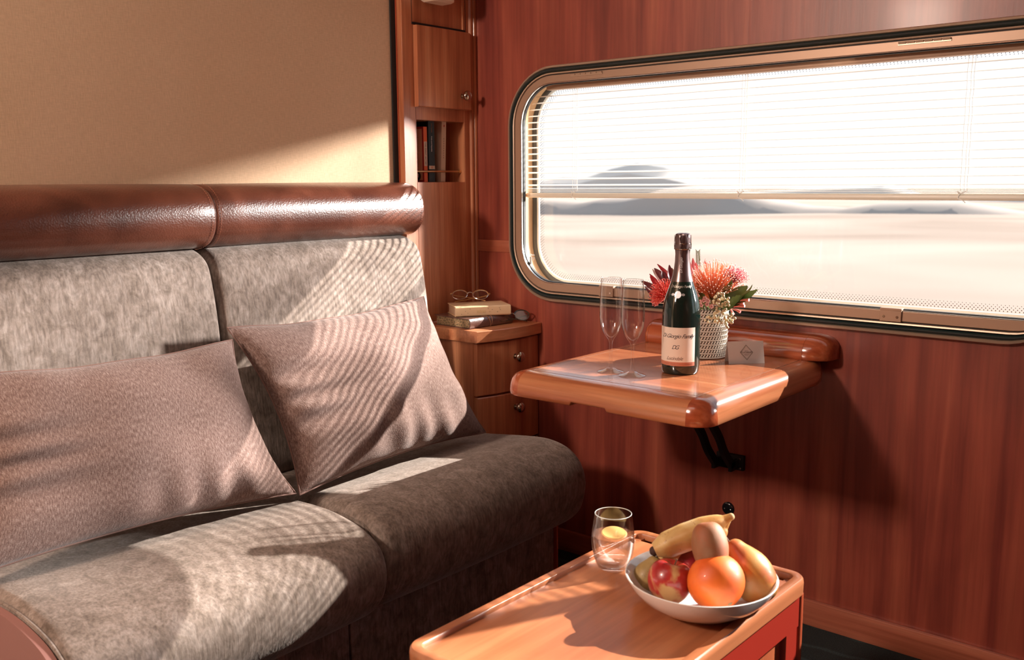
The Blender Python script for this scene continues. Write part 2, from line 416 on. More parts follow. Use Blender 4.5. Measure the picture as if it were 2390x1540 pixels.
# posts, skirting, trims
b = NB(); box(b, (-1.75, 2.186, 0), (1.5, 2.2, .066), .003, 2); struct('baseboard_window', b, wood('skirting', (.34, .09, .05), (.46, .14, .08), (.55, .20, .12), 'X', .3, .4, 1, .3), True)
b = NB(); box(b, (-2.05, 2.196, .892), (-1.86, 2.202, .928), .002, 2); struct('trim_2', b, wood('trim_wood', (.40, .10, .05), (.50, .15, .08), (.56, .2, .1), 'X', .3, .3), True)
b = NB()
prof = [(-2.035, 2.2), (-2.035, 2.176), (-2.020, 2.174), (-2.014, 2.178), (-2.013, 2.184), (-2.019, 2.187), (-2.012, 2.190), (-2.010, 2.196), (-2.012, 2.2)]
loft(b, [[Vector((x, y, z)) for x, y in prof] for z in (.69, 2.12)]); struct('trim_1', b, W_CAB, True)
b = NB(); box(b, (-2.10, 1.884, 0), (-2.045, 1.9005, 2.12)); struct('trim_3', b, BLACK)

# ------------------------------------------------------------------ outside
def hill(name, bm, dark, mid, light, sc3, label, cat):
    m, t, bb = base(name+'_mat')
    n = noise(t, mapped(t, sc3), 1.0, 4, .5)
    c = ramp(t, n, [(.36, dark), (.50, mid), (.64, light)]); t.links.new(c, bb.inputs['Base Color']); bb.inputs['Roughness'].default_value = 1
    bb.inputs['Specular IOR Level'].default_value = 0
    return m
b = NB()
rows = []
for i in range(40):
    y = 2.6+ (i/39)**2.2*260
    rows.append([Vector((x*(1+y*.04), y, -1.15+(.0 if y < 12 else .25*math.sin(x*.3+y*.05)))) for x in [k*1.0-20 for k in range(41)]])
grid_faces(b, rows); bmesh.ops.recalc_face_normals(b, faces=b.faces[:])
gm = hill('dry_ground', None, (.235, .185, .155), (.300, .245, .210), (.36, .305, .265), (.03, .07, .2), '', '')
g = solo('dry_ground', b, gm, 'pale dry ground running past outside the window', 'ground', (0, 2.6, -1.15)); g['kind'] = 'structure'
random.seed(3)
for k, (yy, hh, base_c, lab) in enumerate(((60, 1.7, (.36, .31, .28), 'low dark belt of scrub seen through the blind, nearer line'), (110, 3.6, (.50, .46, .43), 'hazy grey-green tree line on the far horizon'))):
    b = NB(); N = 90; top = []
    for i in range(N+1):
        x = -yy*2.2+yy*3.4*i/N
        top.append((x, hh*(.45+.35*math.sin(i*.33+k)+.25*math.sin(i*.9+2*k)+.25*random.random())))
    rws = []
    for j in range(5):
        a = j/4*PI
        rws.append([Vector((x, yy-math.cos(a)*3, -1.4+max(z, .3)*math.sin(a)*1.15)) for x, z in top])
    grid_faces(b, rws); bmesh.ops.recalc_face_normals(b, faces=b.faces[:])
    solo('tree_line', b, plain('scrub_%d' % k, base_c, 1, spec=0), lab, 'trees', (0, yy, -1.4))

# ------------------------------------------------------------------ venetian blind
bl = thing('venetian_blind', 'white slatted venetian blind lowered halfway inside the train window', 'blind', (-1.1, 2.226, 1.06))
def xlim(z, off=.040):
    r = RC-off; zc = Z1-off*.96-r
    if z <= zc: return X0+off, X1-.02
    d = r-math.sqrt(max(r*r-(z-zc)**2, 0)); return X0+off+d, X1-.02-d
tau = math.radians(15)
def slat(z, tau=tau, wd=.016, off=.040, sag=0):
    a, c = xlim(z+.004, off); b = NB(); n = 5; rows = []
    for x in (a, c):
        topv = []; bot = []
        for k in range(n+1):
            s = -1+2*k/n; yy = s*wd/2; zz = .0012*(1-s*s)
            Y = yy*math.cos(tau)-zz*math.sin(tau); Z = yy*math.sin(tau)+zz*math.cos(tau)
            topv.append(Vector((x, 2.226+Y, z+Z+.00025))); bot.append(Vector((x, 2.226+Y, z+Z-.00025)))
        rows.append(topv+bot[::-1])
    loft(b, rows); return b
for k in range(15): part('slat', slat(1.348-.0182*k), BLIND, bl, True, 60)
for k in range(3): part('slat', slat(1.075+.0042*k, 0), BLIND, bl, True, 60)
b = NB(); a, c = xlim(1.06)
rp_ = [(2.2175, 1.0600), (2.2170, 1.0650), (2.2190, 1.0700), (2.2240, 1.0715), (2.2300, 1.0705), (2.2330, 1.0660), (2.2330, 1.0600), (2.2300, 1.0570), (2.2210, 1.0570)]
loft(b, [[Vector((x, y, z)) for y, z in rp_] for x in (a, c)]); part('bottom_rail', b, plain('cream_rail', (.66, .60, .50), .35), bl)
for x_ in (a, c):
    b = NB(); ball(b, (x_, 2.222, 1.0640), .0062, 12, 8); part('rail_end_cap', b, ALU2, bl)
b = NB(); box(b, (xlim(1.37, .05)[0], 2.214, 1.364), (xlim(1.37, .05)[1], 2.238, 1.386), .002); part('head_rail', b, ALU, bl)
for cx_ in (-1.656, -1.133, -.610):
    b = NB()
    for dx, yy in ((-.004, 2.2175), (.004, 2.2175), (0, 2.2345), (.010, 2.2175)):
        tube(b, [(cx_+dx+.0006*math.sin(k*1.7), yy, 1.366-.0152*k) for k in range(20)], .00055, 5)
    part('ladder_cord', b, CORD, bl)
    b = NB()
    for q in range(3):
        tube(b, [(cx_+.009*math.cos(a_*.5+q)*(1-.1*q), 2.2155+.002*math.sin(a_+q), 1.0745+.003*math.sin(a_*1.5+q*2)) for a_ in [i*.5 for i in range(13)]], .0007, 5)
    tube(b, spline([(cx_-.003, 2.2155, 1.073), (cx_-.007, 2.2155, 1.062), (cx_+.003, 2.2155, 1.057), (cx_+.009, 2.2155, 1.052)], 5), .0009, 5)
    part('cord_knot', b, CORD, bl)

# ------------------------------------------------------------------ tall cabinet
cab = thing('tall_cabinet', 'tall narrow cherry wood cabinet with door and open book niche, between sofa and window', 'cabinet', (-2.1, 2.04, .69))
FX = -2.02
b = NB()
box(b, (FX-.02, 1.901, .69), (FX, 1.950, 2.115), .0015, 1)         # left stile
box(b, (FX-.02, 2.150, .69), (FX, 2.176, 2.115), .0015, 1)         # right stile
box(b, (FX-.02, 1.950, .69), (FX, 2.150, 1.104)); box(b, (FX-.02, 1.950, 1.283), (FX, 2.150, 1.335)); box(b, (FX-.02, 1.950, 1.52), (FX-.004, 2.150, 2.115))
part('face_frame', b, W_CAB, cab)
b = NB()
box(b, (-2.24, 1.901, .69), (FX-.02, 1.915, 2.115)); box(b, (-2.24, 2.176, .69), (FX-.02, 2.19, 2.115)); box(b, (-2.25, 1.901, .69), (-2.24, 2.19, 2.115))
part('carcass', b, W_REDZ, cab)
b = NB()
box(b, (-2.2, 1.944, 1.094), (FX-.001, 2.156, 1.1045)); box(b, (-2.2, 1.944, 1.2824), (FX-.001, 2.156, 1.293))
box(b, (-2.2, 2.1492, 1.104), (FX-.001, 2.156, 1.283)); box(b, (-2.2, 1.944, 1.104), (FX-.001, 1.9508, 1.283)); box(b, (-2.2, 1.944, 1.094), (-2.194, 2.156, 1.293))
part('niche_lining', b, W_CAB, cab)
b = NB(); box(b, (FX-.0035, 1.9395, 1.545), (FX+.0005, 1.9410, 2.115)); box(b, (FX-.0035, 2.1595, 1.545), (FX+.0005, 2.1615, 2.115)); part('panel_groove', b, BLACK, cab)
b = NB(); box(b, (FX-.003, 1.9405, 1.546), (FX+.0015, 2.1595, 1.552)); part('shadow_gap', b, BLACK, cab)
# bowed door
b = NB(); rows = []
for k in range(13):
    t_ = k/12; y = 1.944+t_*.221; x = FX+.017+.004*math.sin(PI*t_)
    rows.append([Vector((FX+.001, y, 1.318)), Vector((x-.002, y, 1.318)), Vector((x, y, 1.320)), Vector((x, y, 1.541)), Vector((x-.002, y, 1.543)), Vector((FX+.001, y, 1.543))])
loft(b, rows); dr = part('door', b, W_CAB, cab, True, 30)
def knob(c, par, r=.0155):
    b = NB(); c = Vector(c)
    lathe(b, [(0, 0), (.0095, 0), (.0095, .002), (.0052, .004), (.0046, .009), (.0070, .0125), (r*.93, .0155), (r, .019), (r*.96, .0225), (r*.75, .0262), (r*.35, .0282), (0, .0286)], c, 28, (1, 0, 0))
    return part('knob', b, PEWTER, par)
knob((-2.000, 2.125, 1.357), dr)
b = NB(); tube(b, [(FX-.018, 1.950, 1.136), (FX-.018, 2.142, 1.136)], .0030, 10); tube(b, [(FX-.018, 2.140, 1.136), (FX-.018, 2.150, 1.136)], .0055, 10)
part('brass_rail', b, BRASS, cab)

# books in the niche
def shelf_book(y0, y1, h, depth, name, label, cover, spine, lean=0, pages=True):
    t = thing(name, label, 'book', (-2.048, (y0+y1)/2, 1.1049+abs(lean)*.5*(y1-y0)), (lean, 0, 0), 'books in the cabinet niche')
    hw = (y1-y0)/2; g = .0012
    b = NB(); box(b, (-depth, -hw, 0), (0, -hw+g, h)); box(b, (-depth, hw-g, 0), (0, hw, h)); box(b, (-.0012, -hw, 0), (0, hw, h), .0004, 1)
    part('cover', b, cover, t, local=True, smooth=False)
    b = NB(); box(b, (-depth+.003, -hw+g, .002), (-.0013, hw-g, h-.003)); part('page_block', b, plain('page_cream', (.62, .50, .38), .9), t, local=True)
    b = NB(); box(b, (-.0002, -hw+.0004, .0006), (.0005, hw-.0004, h-.0006)); sp = part('spine_strip', b, spine, t, local=True)
    return t, hw
CREAMC = plain('cream_cover', (.80, .54, .40), .6); ORANGE = plain('orange_cover', (.75, .13, .03), .5); REDC = plain('red_cover', (.45, .03, .03), .5)
TEAL = plain('dark_teal_cover', (.012, .030, .036), .45); LIGHTC = plain('spine_cream', (.68, .52, .38), .6)
def lines_on_cover(t, hw, x0, x1, zs, mat=INK):
    b = NB()
    for z in zs: box(b, (x0, -hw-.0004, z), (x1-random.random()*.006, -hw+.0001, z+.0009))
    part('printed_lines', b, mat, t, local=True)
t, hw = shelf_book(2.004, 2.019, .161, .105, 'paperback_book', 'orange paperback with a cream title band, leftmost in the niche', REDC, ORANGE)
b = NB(); box(b, (-.100, -hw-.0003, .006), (-.006, -hw, .155)); part('cover_panel', b, CREAMC, t, local=True)
lines_on_cover(t, hw+.0002, -.040, -.022, [.142-.0055*k for k in range(6)]+[.105, .098, .085, .082]+[.070-.005*k for k in range(6)])
b = NB(); box(b, (.0004, -hw+.001, .047), (.0009, hw-.001, .118)); part('title_band', b, LIGHTC, t, local=True)
b = text_bm('THE GREAT GATSBY', .0068, 0, .0002, 'CENTER', 1.1); place(b, frame_mat((.0012, 0, .0825), (0, 0, -1), (0, 1, 0))); part('spine_title', b, INK, t, local=True, smooth=False)
b = NB(); lathe(b, [(0, 0), (.014, 0), (.014, .0006), (0, .0006)], (-.028, -hw-.0002, .018), 20, (0, -1, 0)); part('round_emblem', b, BLACK, t, local=True)
b = NB(); box(b, (-.026, -hw-.0012, .014), (-.022, -hw-.0009, .025)); box(b, (-.034, -hw-.0012, .010), (-.031, -hw-.0009, .013)); part('emblem_strokes', b, PAPER, t, local=True)
t, hw = shelf_book(2.024, 2.050, .178, .115, 'paperback_book', 'dark teal paperback with a cream band at its foot, middle of the niche', TEAL, TEAL)
b = NB(); box(b, (.0004, -hw+.0008, .038), (.0009, hw-.0008, .048)); part('title_band', b, LIGHTC, t, local=True)
b = NB(); ball(b, (.001, 0, .043), (.0004, .0020, .0032), 10, 6); part('oval_mark', b, ORANGE, t, local=True)
b = text_bm('Pride and Prejudice', .0058, .2); place(b, frame_mat((.0010, 0, .112), (0, 0, -1), (0, 1, 0))); part('spine_title', b, PAPER, t, local=True, smooth=False)
b = text_bm('Jane Austen', .0055, .1); place(b, frame_mat((.0010, .001, .158), (0, 0, -1), (0, 1, 0))); part('author_name', b, plain('brown_ink', (.35, .15, .08), .7), t, local=True, smooth=False)
t, hw = shelf_book(2.074, 2.093, .178, .120, 'paperback_book', 'thick cream paperback leaning right, rightmost in the niche', CREAMC, LIGHTC, -.045)
lines_on_cover(t, hw, -.085, -.062, [.166-.005*k for k in range(7)]+[.125-.006*k for k in range(10)])
b = NB(); box(b, (-.052, -hw-.0005, .008), (-.040, -hw, .024)); part('barcode', b, GREYINK, t, local=True)
b = NB(); ball(b, (.001, 0, .166), (.0004, .0022, .0038), 10, 6); part('oval_mark', b, REDC, t, local=True)
b = text_bm('COLLECTED STORIES', .0052, 0); place(b, frame_mat((.0010, 0, .105), (0, 0, -1), (0, 1, 0))); bb_ = b; b.free()
b = NB()
for k in range(9): box(b, (.0004, -.0015, .070+.007*k), (.0009, .0015, .0735+.007*k))
part('spine_print', b, plain('faded_ink', (.40, .24, .16), .8), t, local=True)

# small lamp on the cabinet, only its lower end is in view
lt = thing('wall_lamp', 'cream boxy wall lamp shade high on the cabinet, cut by the top edge', 'lamp', (-1.99, 2.02, 1.604))
b = NB(); pr = []
for z, k in ((1.6065, .82), (1.612, 1.0), (1.72, 1.12)):
    pr.append([Vector((-1.985+(x)*k, 2.010+y*k, z+(.0 if z > 1.7 else 0))) for x, y in ((-.022, -.045), (.022, -.045), (.026, -.040), (.026, .040), (.022, .045), (-.022, .045))])
loft(b, pr); part('shade', b, SHADE, lt, True, 30)
b = NB(); box(b, (FX-.002, 1.995, 1.64), (-2.004, 2.025, 1.70), .002); part('bracket', b, BRASS, lt)

# ------------------------------------------------------------------ bedside cabinet
ns = thing('bedside_cabinet', 'small cherry wood cabinet with bowed drawers in the corner beside the sofa', 'cabinet', (-1.9, 2.07, 0))
def bow(t_, inset=0): return -1.787+.026*t_+.016*math.sin(PI*t_)-inset
def bowed(z0, z1, y0, y1, xb, inset, bev=.0015):
    rows = []
    for k in range(13):
        t_ = k/12; y = y0+t_*(y1-y0); x = bow(t_, inset)
        rows.append([Vector((xb, y, z0)), Vector((x-bev, y, z0)), Vector((x, y, z0+bev)), Vector((x, y, z1-bev)), Vector((x-bev, y, z1)), Vector((xb, y, z1))])
    b = NB(); loft(b, rows); return b
part('top', bowed(.656, .689, 1.942, 2.198, -2.02, 0), W_CABY, ns, True, 30)
part('carcass', bowed(.02, .655, 1.952, 2.196, -2.02, .026), W_CAB, ns, True, 30)
b = NB(); box(b, (-2.0, 1.960, 0), (-1.83, 2.19, .02)); part('plinth', b, BLACK, ns)
for z0, z1, kz in ((.500, .651, .602), (.345, .495, .451), (.19, .34, .29), (.03, .185, .13)):
    d = part('drawer', bowed(z0, z1, 1.9535, 2.193, -1.84, .010, .0025), W_CAB, ns, True, 30)
    knob((bow(.5, .010)+.0005, 2.085, kz), d, .0158)

# books and spectacles on it
t = thing('leather_journal', 'dark brown leather journal tied with a cord, under the cream book', 'book', (-1.832, 1.962, .6892), (0, 0, math.radians(-4)))
# local: +x away from spine is -x ; spine along +y
Wj, Lj, Hj = .150, .175, .029
b = NB()
lp = []
for y in (0, Lj):
    lp.append([Vector(p) for p in ((-Wj, y, 0), (-.004, y, 0), (0, y, .004), (.0022, y, Hj*.5), (0, y, Hj-.004), (-.004, y, Hj), (-Wj, y, Hj+.001), (-Wj-.006, y, Hj+.0005), (-Wj, y, Hj-.0022), (-.005, y, Hj-.0025), (-.0015, y, Hj*.5), (-.005, y, .0025), (-Wj, y, .0022))])
loft(b, lp)
JL = leather(); JL.name = 'journal_leather'
for nd in JL.node_tree.nodes:
    if nd.type == 'VALTORGB': nd.color_ramp.elements[0].color = (.10, .045, .035, 1); nd.color_ramp.elements[1].color = (.19, .10, .08, 1)
part('cover', b, JL, t, True, 35, local=True)
m, tt, bb = base('marbled_edge'); v = tt.nodes.new('ShaderNodeTexVoronoi'); v.feature = 'DISTANCE_TO_EDGE'; v.inputs['Scale'].default_value = 90
tt.links.new(mapped(tt, (1, 1, 1.6)), v.inputs['Vector']); c = ramp(tt, v.outputs['Distance'], [(.0, (.55, .38, .22)), (.12, (.22, .17, .09)), (.6, (.16, .14, .08))]); tt.links.new(c, bb.inputs['Base Color'])
b = NB(); box(b, (-Wj+.004, .003, .0028), (-.006, Lj-.003, Hj-.003)); part('page_block', b, m, t, local=True)
b = NB()
for yy, sl in ((.072, .010), (.088, -.006)):
    pts = [(-.10, yy-sl, Hj+.0012), (-.02, yy-sl*.4, Hj+.0012), (-.004, yy, Hj+.001), (.0026, yy+sl*.3, Hj*.75), (.0036, yy+sl*.6, Hj*.5), (.003, yy+sl*.8, .007), (-.002, yy+sl, .0005)]
    tube(b, spline(pts, 4), .0012, 6)
part('tie_cord', b, plain('tan_cord', (.30, .14, .08), .5), t, local=True)
t = thing('hardback_book', 'cream hardback book with tiny bird marks, on top of the leather journal', 'book', (-1.888, 1.966, .7196), (0, 0, math.radians(-33)))
Wc, Lc, Hc = .105, .163, .029
CB = plain('book_cream', (.78, .56, .34), .55)
b = NB(); lp = []
for y in (-.002, Lc):
    lp.append([Vector(p) for p in ((-Wc, y, 0), (-.003, y, 0), (.0, y, .003), (.0018, y, Hc*.5), (.0, y, Hc-.003), (-.003, y, Hc), (-Wc, y, Hc), (-Wc, y, Hc-.002), (-.004, y, Hc-.0022), (-.001, y, Hc*.5), (-.004, y, .0022), (-Wc, y, .002))])
loft(b, lp); part('cover', b, CB, t, True, 35, local=True)
b = NB(); lp = []
for y in (0, Lc-.003):
    lp.append([Vector((-Wc+.004+.004*math.sin(PI*k/8), y, .0022+(Hc-.0044)*k/8)) for k in range(9)]+[Vector((-.004, y, Hc-.0023)), Vector((-.004, y, .0023))])
loft(b, lp); part('page_block', b, plain('page_tan', (.60, .42, .28), .9), t, True, 35, local=True)
b = NB()
random.seed(11)
for (yy, zz) in ((.014, .008), (.026, .016), (.033, .010), (.040, .022), (.098, .012), (.106, .018), (.094, .022), (.122, .011), (.130, .017), (.128, .022)):
    x = .0012+.0012*math.sin(PI*zz/Hc)
    for s in (-1, 1): tube(b, [(x, yy, zz-.0012), (x, yy+s*.0012, zz+.0010)], .0003, 4)
part('bird_marks', b, plain('brown_print', (.22, .13, .08), .8), t, local=True, stuff=True)
b = NB()
for k in range(6): box(b, (.0015, .060+.0045*k, .010), (.0021, .0622+.0045*k, .010+.009*(.5+.5*random.random())))
part('faint_title', b, plain('faint_gold', (.68, .50, .26), .6), t, local=True)

def specs(loc, rot, label, tort, lens):
    t = thing('spectacles', label, 'glasses', loc, rot)
    tm = plain('tortoise_' + tort, {'amber': (.42, .20, .07), 'dark': (.05, .03, .02)}[tort], .15, 0, .6)
    for s in (-1, 1):
        b = NB(); pts = [(s*.031+.0225*math.cos(a), 0, .0185+.0175*math.sin(a)) for a in [2*PI*k/28 for k in range(28)]]
        tube(b, pts, .0013, 8, closed=True); r_ = part('rim', b, CHROME if tort == 'amber' else tm, t, local=True)
        b = NB(); pts = [(s*.031+.0235*math.cos(a), -.0006, .0185+.0185*math.sin(a)) for a in [PI*(.05+.9*k/14) for k in range(15)]]
        tube(b, pts, .0015, 6); part('browline', b, tm, t, local=True)
        b = NB(); b.faces.new([b.verts.new((s*.031+.0222*math.cos(a), 0, .0185+.0172*math.sin(a))) for a in [2*PI*k/28 for k in range(28)]]); part('lens', b, lens, t, local=True, smooth=False)
        b = NB(); tube(b, spline([(s*.0535, .001, .024), (s*.0555, .006, .023), (s*.035, .009+.002*s, .019), (-s*.020, .010+.003*s, .008), (-s*.046, .011+.003*s, .0016)], 6), [.0017]*24+[.0022], 6); part('temple', b, tm, t, local=True)
        b = NB(); ball(b, (s*.0565, .002, .024), (.004, .0025, .003), 8, 6); part('hinge', b, BRASS, t, local=True)
    b = NB(); tube(b, spline([(-.0095, 0, .021), (-.004, -.002, .0255), (.004, -.002, .0255), (.0095, 0, .021)], 5), .0014, 6); part('bridge', b, CHROME, t, local=True)
    return t
LENS = pane('lens_clear', .12)
specs((-1.925, 2.062, .7590), (math.radians(-48), 0, math.radians(38)), 'tortoiseshell round spectacles resting on the cream book', 'amber', LENS)
specs((-1.800, 2.115, .6990), (math.radians(-40), 0, math.radians(60)), 'dark framed spectacles lying on the bedside cabinet beside the leather journal', 'dark', LENS)

# ------------------------------------------------------------------ sofa
sofa = thing('sofa', 'grey velvet built-in sofa with brown leather headrest rolls along the wall', 'sofa', (-1.75, 1.25, 0))
def inset_loop(pts, d, cx, cz):
    n = len(pts); out = []
    for i in range(n):
        a, b_, c = pts[i-1], pts[i], pts[(i+1) % n]
        t1 = Vector((b_[0]-a[0], b_[1]-a[1])); t2 = Vector((c[0]-b_[0], c[1]-b_[1]))
        if t1.length < 1e-7: t1 = t2
        if t2.length < 1e-7: t2 = t1
        t_ = (t1.normalized()+t2.normalized()).normalized(); nrm = Vector((t_.y, -t_.x))
        if (cx-b_[0])*nrm.x+(cz-b_[1])*nrm.y < 0: nrm = -nrm
        out.append((b_[0]+nrm.x*d, b_[1]+nrm.y*d))
    return out
def cushion(prof, y0, y1, r=.022, cxz=None, puff=.0, n=14, puffmask=None):
    P = [(p.x, p.y) for p in spline([Vector((x, z, 0)) for x, z in prof], 6)]
    cx, cz = cxz; b = NB(); loops = []
    ys = [(y0+r*(1-math.cos(a)), r*(1-math.sin(a))) for a in [PI/2*k/5 for k in range(6)]]
    mid = [(y0+r+(y1-y0-2*r)*k/n, 0) for k in range(1, n)]
    seq = ys+mid+[(y1-(y-y0), d) for y, d in reversed(ys)]
    for y, d in seq:
        t_ = (y-y0)/(y1-y0); pf = puff*(math.sin(PI*max(0, min(1, t_)))**.6)
        q = inset_loop(P, d-pf, cx, cz)
        loops.append([Vector((x, y, z)) for x, z in q])
    loft(b, loops)
    return b, [Vector((x, 0, z)) for x, z in P]
def piping(P, y, par, r=.0022, mat=None, d=0, c=None):
    b = NB(); tube(b, [Vector((p.x, y, p.z)) for p in P], r, 6); return part('piping', b, mat or VELVET, par)
seatR = [(-1.99, .415), (-1.90, .412), (-1.80, .412), (-1.73, .414), (-1.64, .425), (-1.56, .434), (-1.50, .436), (-1.445, .424), (-1.405, .392), (-1.388, .345), (-1.393, .296), (-1.41, .258), (-1.45, .224), (-1.50, .203), (-1.60, .198), (-1.99, .198)]
seatL = [(-1.99, .418), (-1.90, .416), (-1.80, .418), (-1.70, .424), (-1.62, .430), (-1.55, .432), (-1.48, .426), (-1.42, .412), (-1.378, .385), (-1.360, .345), (-1.364, .300), (-1.385, .262), (-1.42, .232), (-1.47, .210), (-1.60, .198), (-1.99, .198)]
b, P = cushion(seatL, .580, 1.216, .024, (-1.65, .31), .004); s1 = part('seat_cushion', b, VELVET, sofa)
b = NB()
Pin = [(p.x, p.y) for p in spline([Vector((x, z, 0)) for x, z in seatL], 6)]
face = [Vector((x, .5785, z)) for x, z in inset_loop(Pin, .012, -1.65, .31)]
f2 = [Vector((v.x, .565, v.z)) for v in face]
loft(b, [face, f2]); part('end_panel', b, plain('dusty_pink_cloth', (.30, .145, .125), .85, spec=.2), s1, label='dusty pink side panel')
b = NB(); tube(b, [Vector((x, .5825, z)) for x, z in inset_loop(Pin, .008, -1.65, .31)], .003, 6); part('piping', b, VELVET, s1)
b, P = cushion(seatR, 1.226, 1.93, .030, (-1.65, .31), .006); s2 = part('seat_cushion', b, VELVET, sofa)
Pin = [(p.x, p.y) for p in spline([Vector((x, z, 0)) for x, z in seatR], 6)]
b = NB(); tube(b, [Vector((x, 1.2285, z)) for x, z in inset_loop(Pin, .018, -1.65, .31)], .0022, 6); part('piping', b, VELVET, s2)
b = NB(); box(b, (-2.04, .595, 0), (-1.50, 1.218, .199), .004); part('base', b, VELVET, sofa)
b = NB(); box(b, (-2.04, 1.222, 0), (-1.50, 1.925, .199), .004); part('base', b, VELVET, sofa)
b = NB(); box(b, (-2.04, 1.9255, 0), (-1.492, 1.932, .199), .001); part('base_end_board', b, W_REDZ, sofa)
backP = [(-2.036, .40), (-2.036, .60), (-2.036, .90), (-2.030, .948), (-2.005, .957), (-1.965, .950), (-1.930, .925), (-1.912, .87), (-1.897, .78), (-1.885, .65), (-1.868, .52), (-1.862, .43), (-1.90, .40)]
b, P = cushion(backP, .60, 1.203, .016, (-1.97, .68), .006); part('back_cushion', b, VELVET, sofa)
b, P = cushion(backP, 1.213, 1.868, .020, (-1.97, .68), .006); b2 = part('back_cushion', b, VELVET, sofa)
Pin = [(p.x, p.y) for p in spline([Vector((x, z, 0)) for x, z in backP], 6)]
b = NB(); tube(b, [Vector((x, 1.221, z)) for x, z in inset_loop(Pin, .006, -1.97, .68)], .002, 6); part('piping', b, VELVET, b2)
bolP = [(-2.040, .963), (-2.03, .960), (-1.98, .958), (-1.935, .968), (-1.908, .995), (-1.900, 1.030), (-1.908, 1.066), (-1.935, 1.092), (-1.98, 1.103), (-2.03, 1.103), (-2.040, 1.102)]
def mov(pts, dx): return [(x+dx*min(1, (x+2.040)/.09), z) for x, z in pts]
for y0, y1, dx in ((.60, 1.211, 0), (1.219, 1.884, -.022)):
    pp = mov(bolP, dx)
    b, P = cushion(pp, y0, y1, .010, (-1.99, 1.03), .002, 10); bo = part('headrest_roll', b, LEATHER, sofa)
    Pin = [(p.x, p.y) for p in spline([Vector((x, z, 0)) for x, z in pp], 6)]
    for ye in (y0+.014, y1-.014):
        b = NB(); q = [Vector((x, ye, z)) for x, z in inset_loop(Pin, -.0024, -1.99, 1.03)]
        q = q[12:-12]
        # stitches: short dashes along the seam
        for i in range(len(q)-1):
            a_, c_ = q[i], q[i+1]; L_ = (c_-a_).length; m__ = max(1, int(L_/.004))
            for k in range(m__):
                p0 = a_+(c_-a_)*((k+.15)/m__); p1 = a_+(c_-a_)*((k+.7)/m__); tube(b, [p0, p1], .0005, 4)
        part('stitching', b, plain('rust_thread', (.35, .12, .06), .7), bo, stuff=True)

# pillows
def pillow(name, label, TL, TR, BR, BL, thick, loc, seed, nrm):
    random.seed(seed); t = thing(name, label, 'cushion', loc, group='mauve cushions on the sofa')
    TL, TR, BR, BL = map(Vector, (TL, TR, BR, BL)); N = 56; nrm = Vector(nrm).normalized()
    ph = [random.random()*6 for _ in range(8)]
    def P(u, v, side):
        a, c = (u+1)/2, (v+1)/2
        # edges bow inwards, corners stay out
        pu = .066*(1-v*v)*abs(u)**3*(1 if u > 0 else -1)*-1; pv = .066*(1-u*u)*abs(v)**3*(1 if v > 0 else -1)*-1
        a += pu*.8; c += pv*.7
        p = (TL*(1-a)+TR*a)*c+(BL*(1-a)+BR*a)*(1-c)
        e_ = max(0, 1-abs(u)**2.6)**.55*max(0, 1-abs(v)**2.6)**.55
        ed = 1-e_
        wr = .0065*math.sin(7*u+3*v+ph[0])*math.sin(5*v-2*u+ph[1])*e_
        # gathered wrinkles that run inwards from the seams
        bl_ = max(0, -v)**2*(1-abs(v)**8); wr += .015*bl_*math.sin(15*u+ph[2]+4*math.sin(3*u+ph[3]))*e_**.5
        sl_ = max(0, -u)**2*(1-abs(u)**8); wr += .019*sl_*math.sin(13*v+ph[4]+3*math.sin(4*v))*e_**.5
        tr_ = max(0, v)**3*(1-abs(v)**8); wr += .006*tr_*math.sin(16*u+ph[5])*e_**.5
        sr_ = max(0, u)**3*(1-abs(u)**8); wr += .006*sr_*math.sin(14*v+ph[6])*e_**.5
        return p + nrm*(side*thick*e_ + (wr if side > 0 else 0)) + nrm*.006*math.sin(9*u+ph[7])*ed
    b = NB()
    for side in (1, -.72):
        rows = [[P(-1+2*i/N, -1+2*j/N, side) for i in range(N+1)] for j in range(N+1)]
        bb = bmesh.new(); grid_faces(bb, rows, uv=lambda i, j: (j/N, i/N*.75)); 
        if side < 0: bmesh.ops.reverse_faces(bb, faces=bb.faces[:])
        merge(b, bb)
    bmesh.ops.remove_doubles(b, verts=b.verts[:], dist=1e-5); bmesh.ops.recalc_face_normals(b, faces=b.faces[:])
    part('cover', b, WEAVE, t, True, 80)
    b = NB(); ed = []
    for i in range(N): ed.append(P(-1+2*i/N, -1, 0))
    for i in range(N): ed.append(P(1, -1+2*i/N, 0))
    for i in range(N): ed.append(P(1-2*i/N, 1, 0))
    for i in range(N): ed.append(P(-1, 1-2*i/N, 0))
    tube(b, ed, .0022, 6, closed=True); part('seam', b, plain('mauve_seam', (.20, .115, .095), .9), t)
    return t
pillow('scatter_cushion', 'mauve-brown woven cushion by the bedside cabinet, crossed by blind shadows', (-1.800, 1.155, .795), (-1.860, 1.812, .797), (-1.655, 1.832, .446), (-1.625, 1.198, .444), .078, (-1.70, 1.5, .44), 5, (1, 0, .42))
pillow('scatter_cushion', 'mauve-brown woven cushion at the left edge of the photograph', (-1.825, .600, .776), (-1.775, 1.150, .772), (-1.630, 1.192, .448), (-1.690, .540, .450), .082, (-1.70, .9, .44), 9, (1, 0, .42))

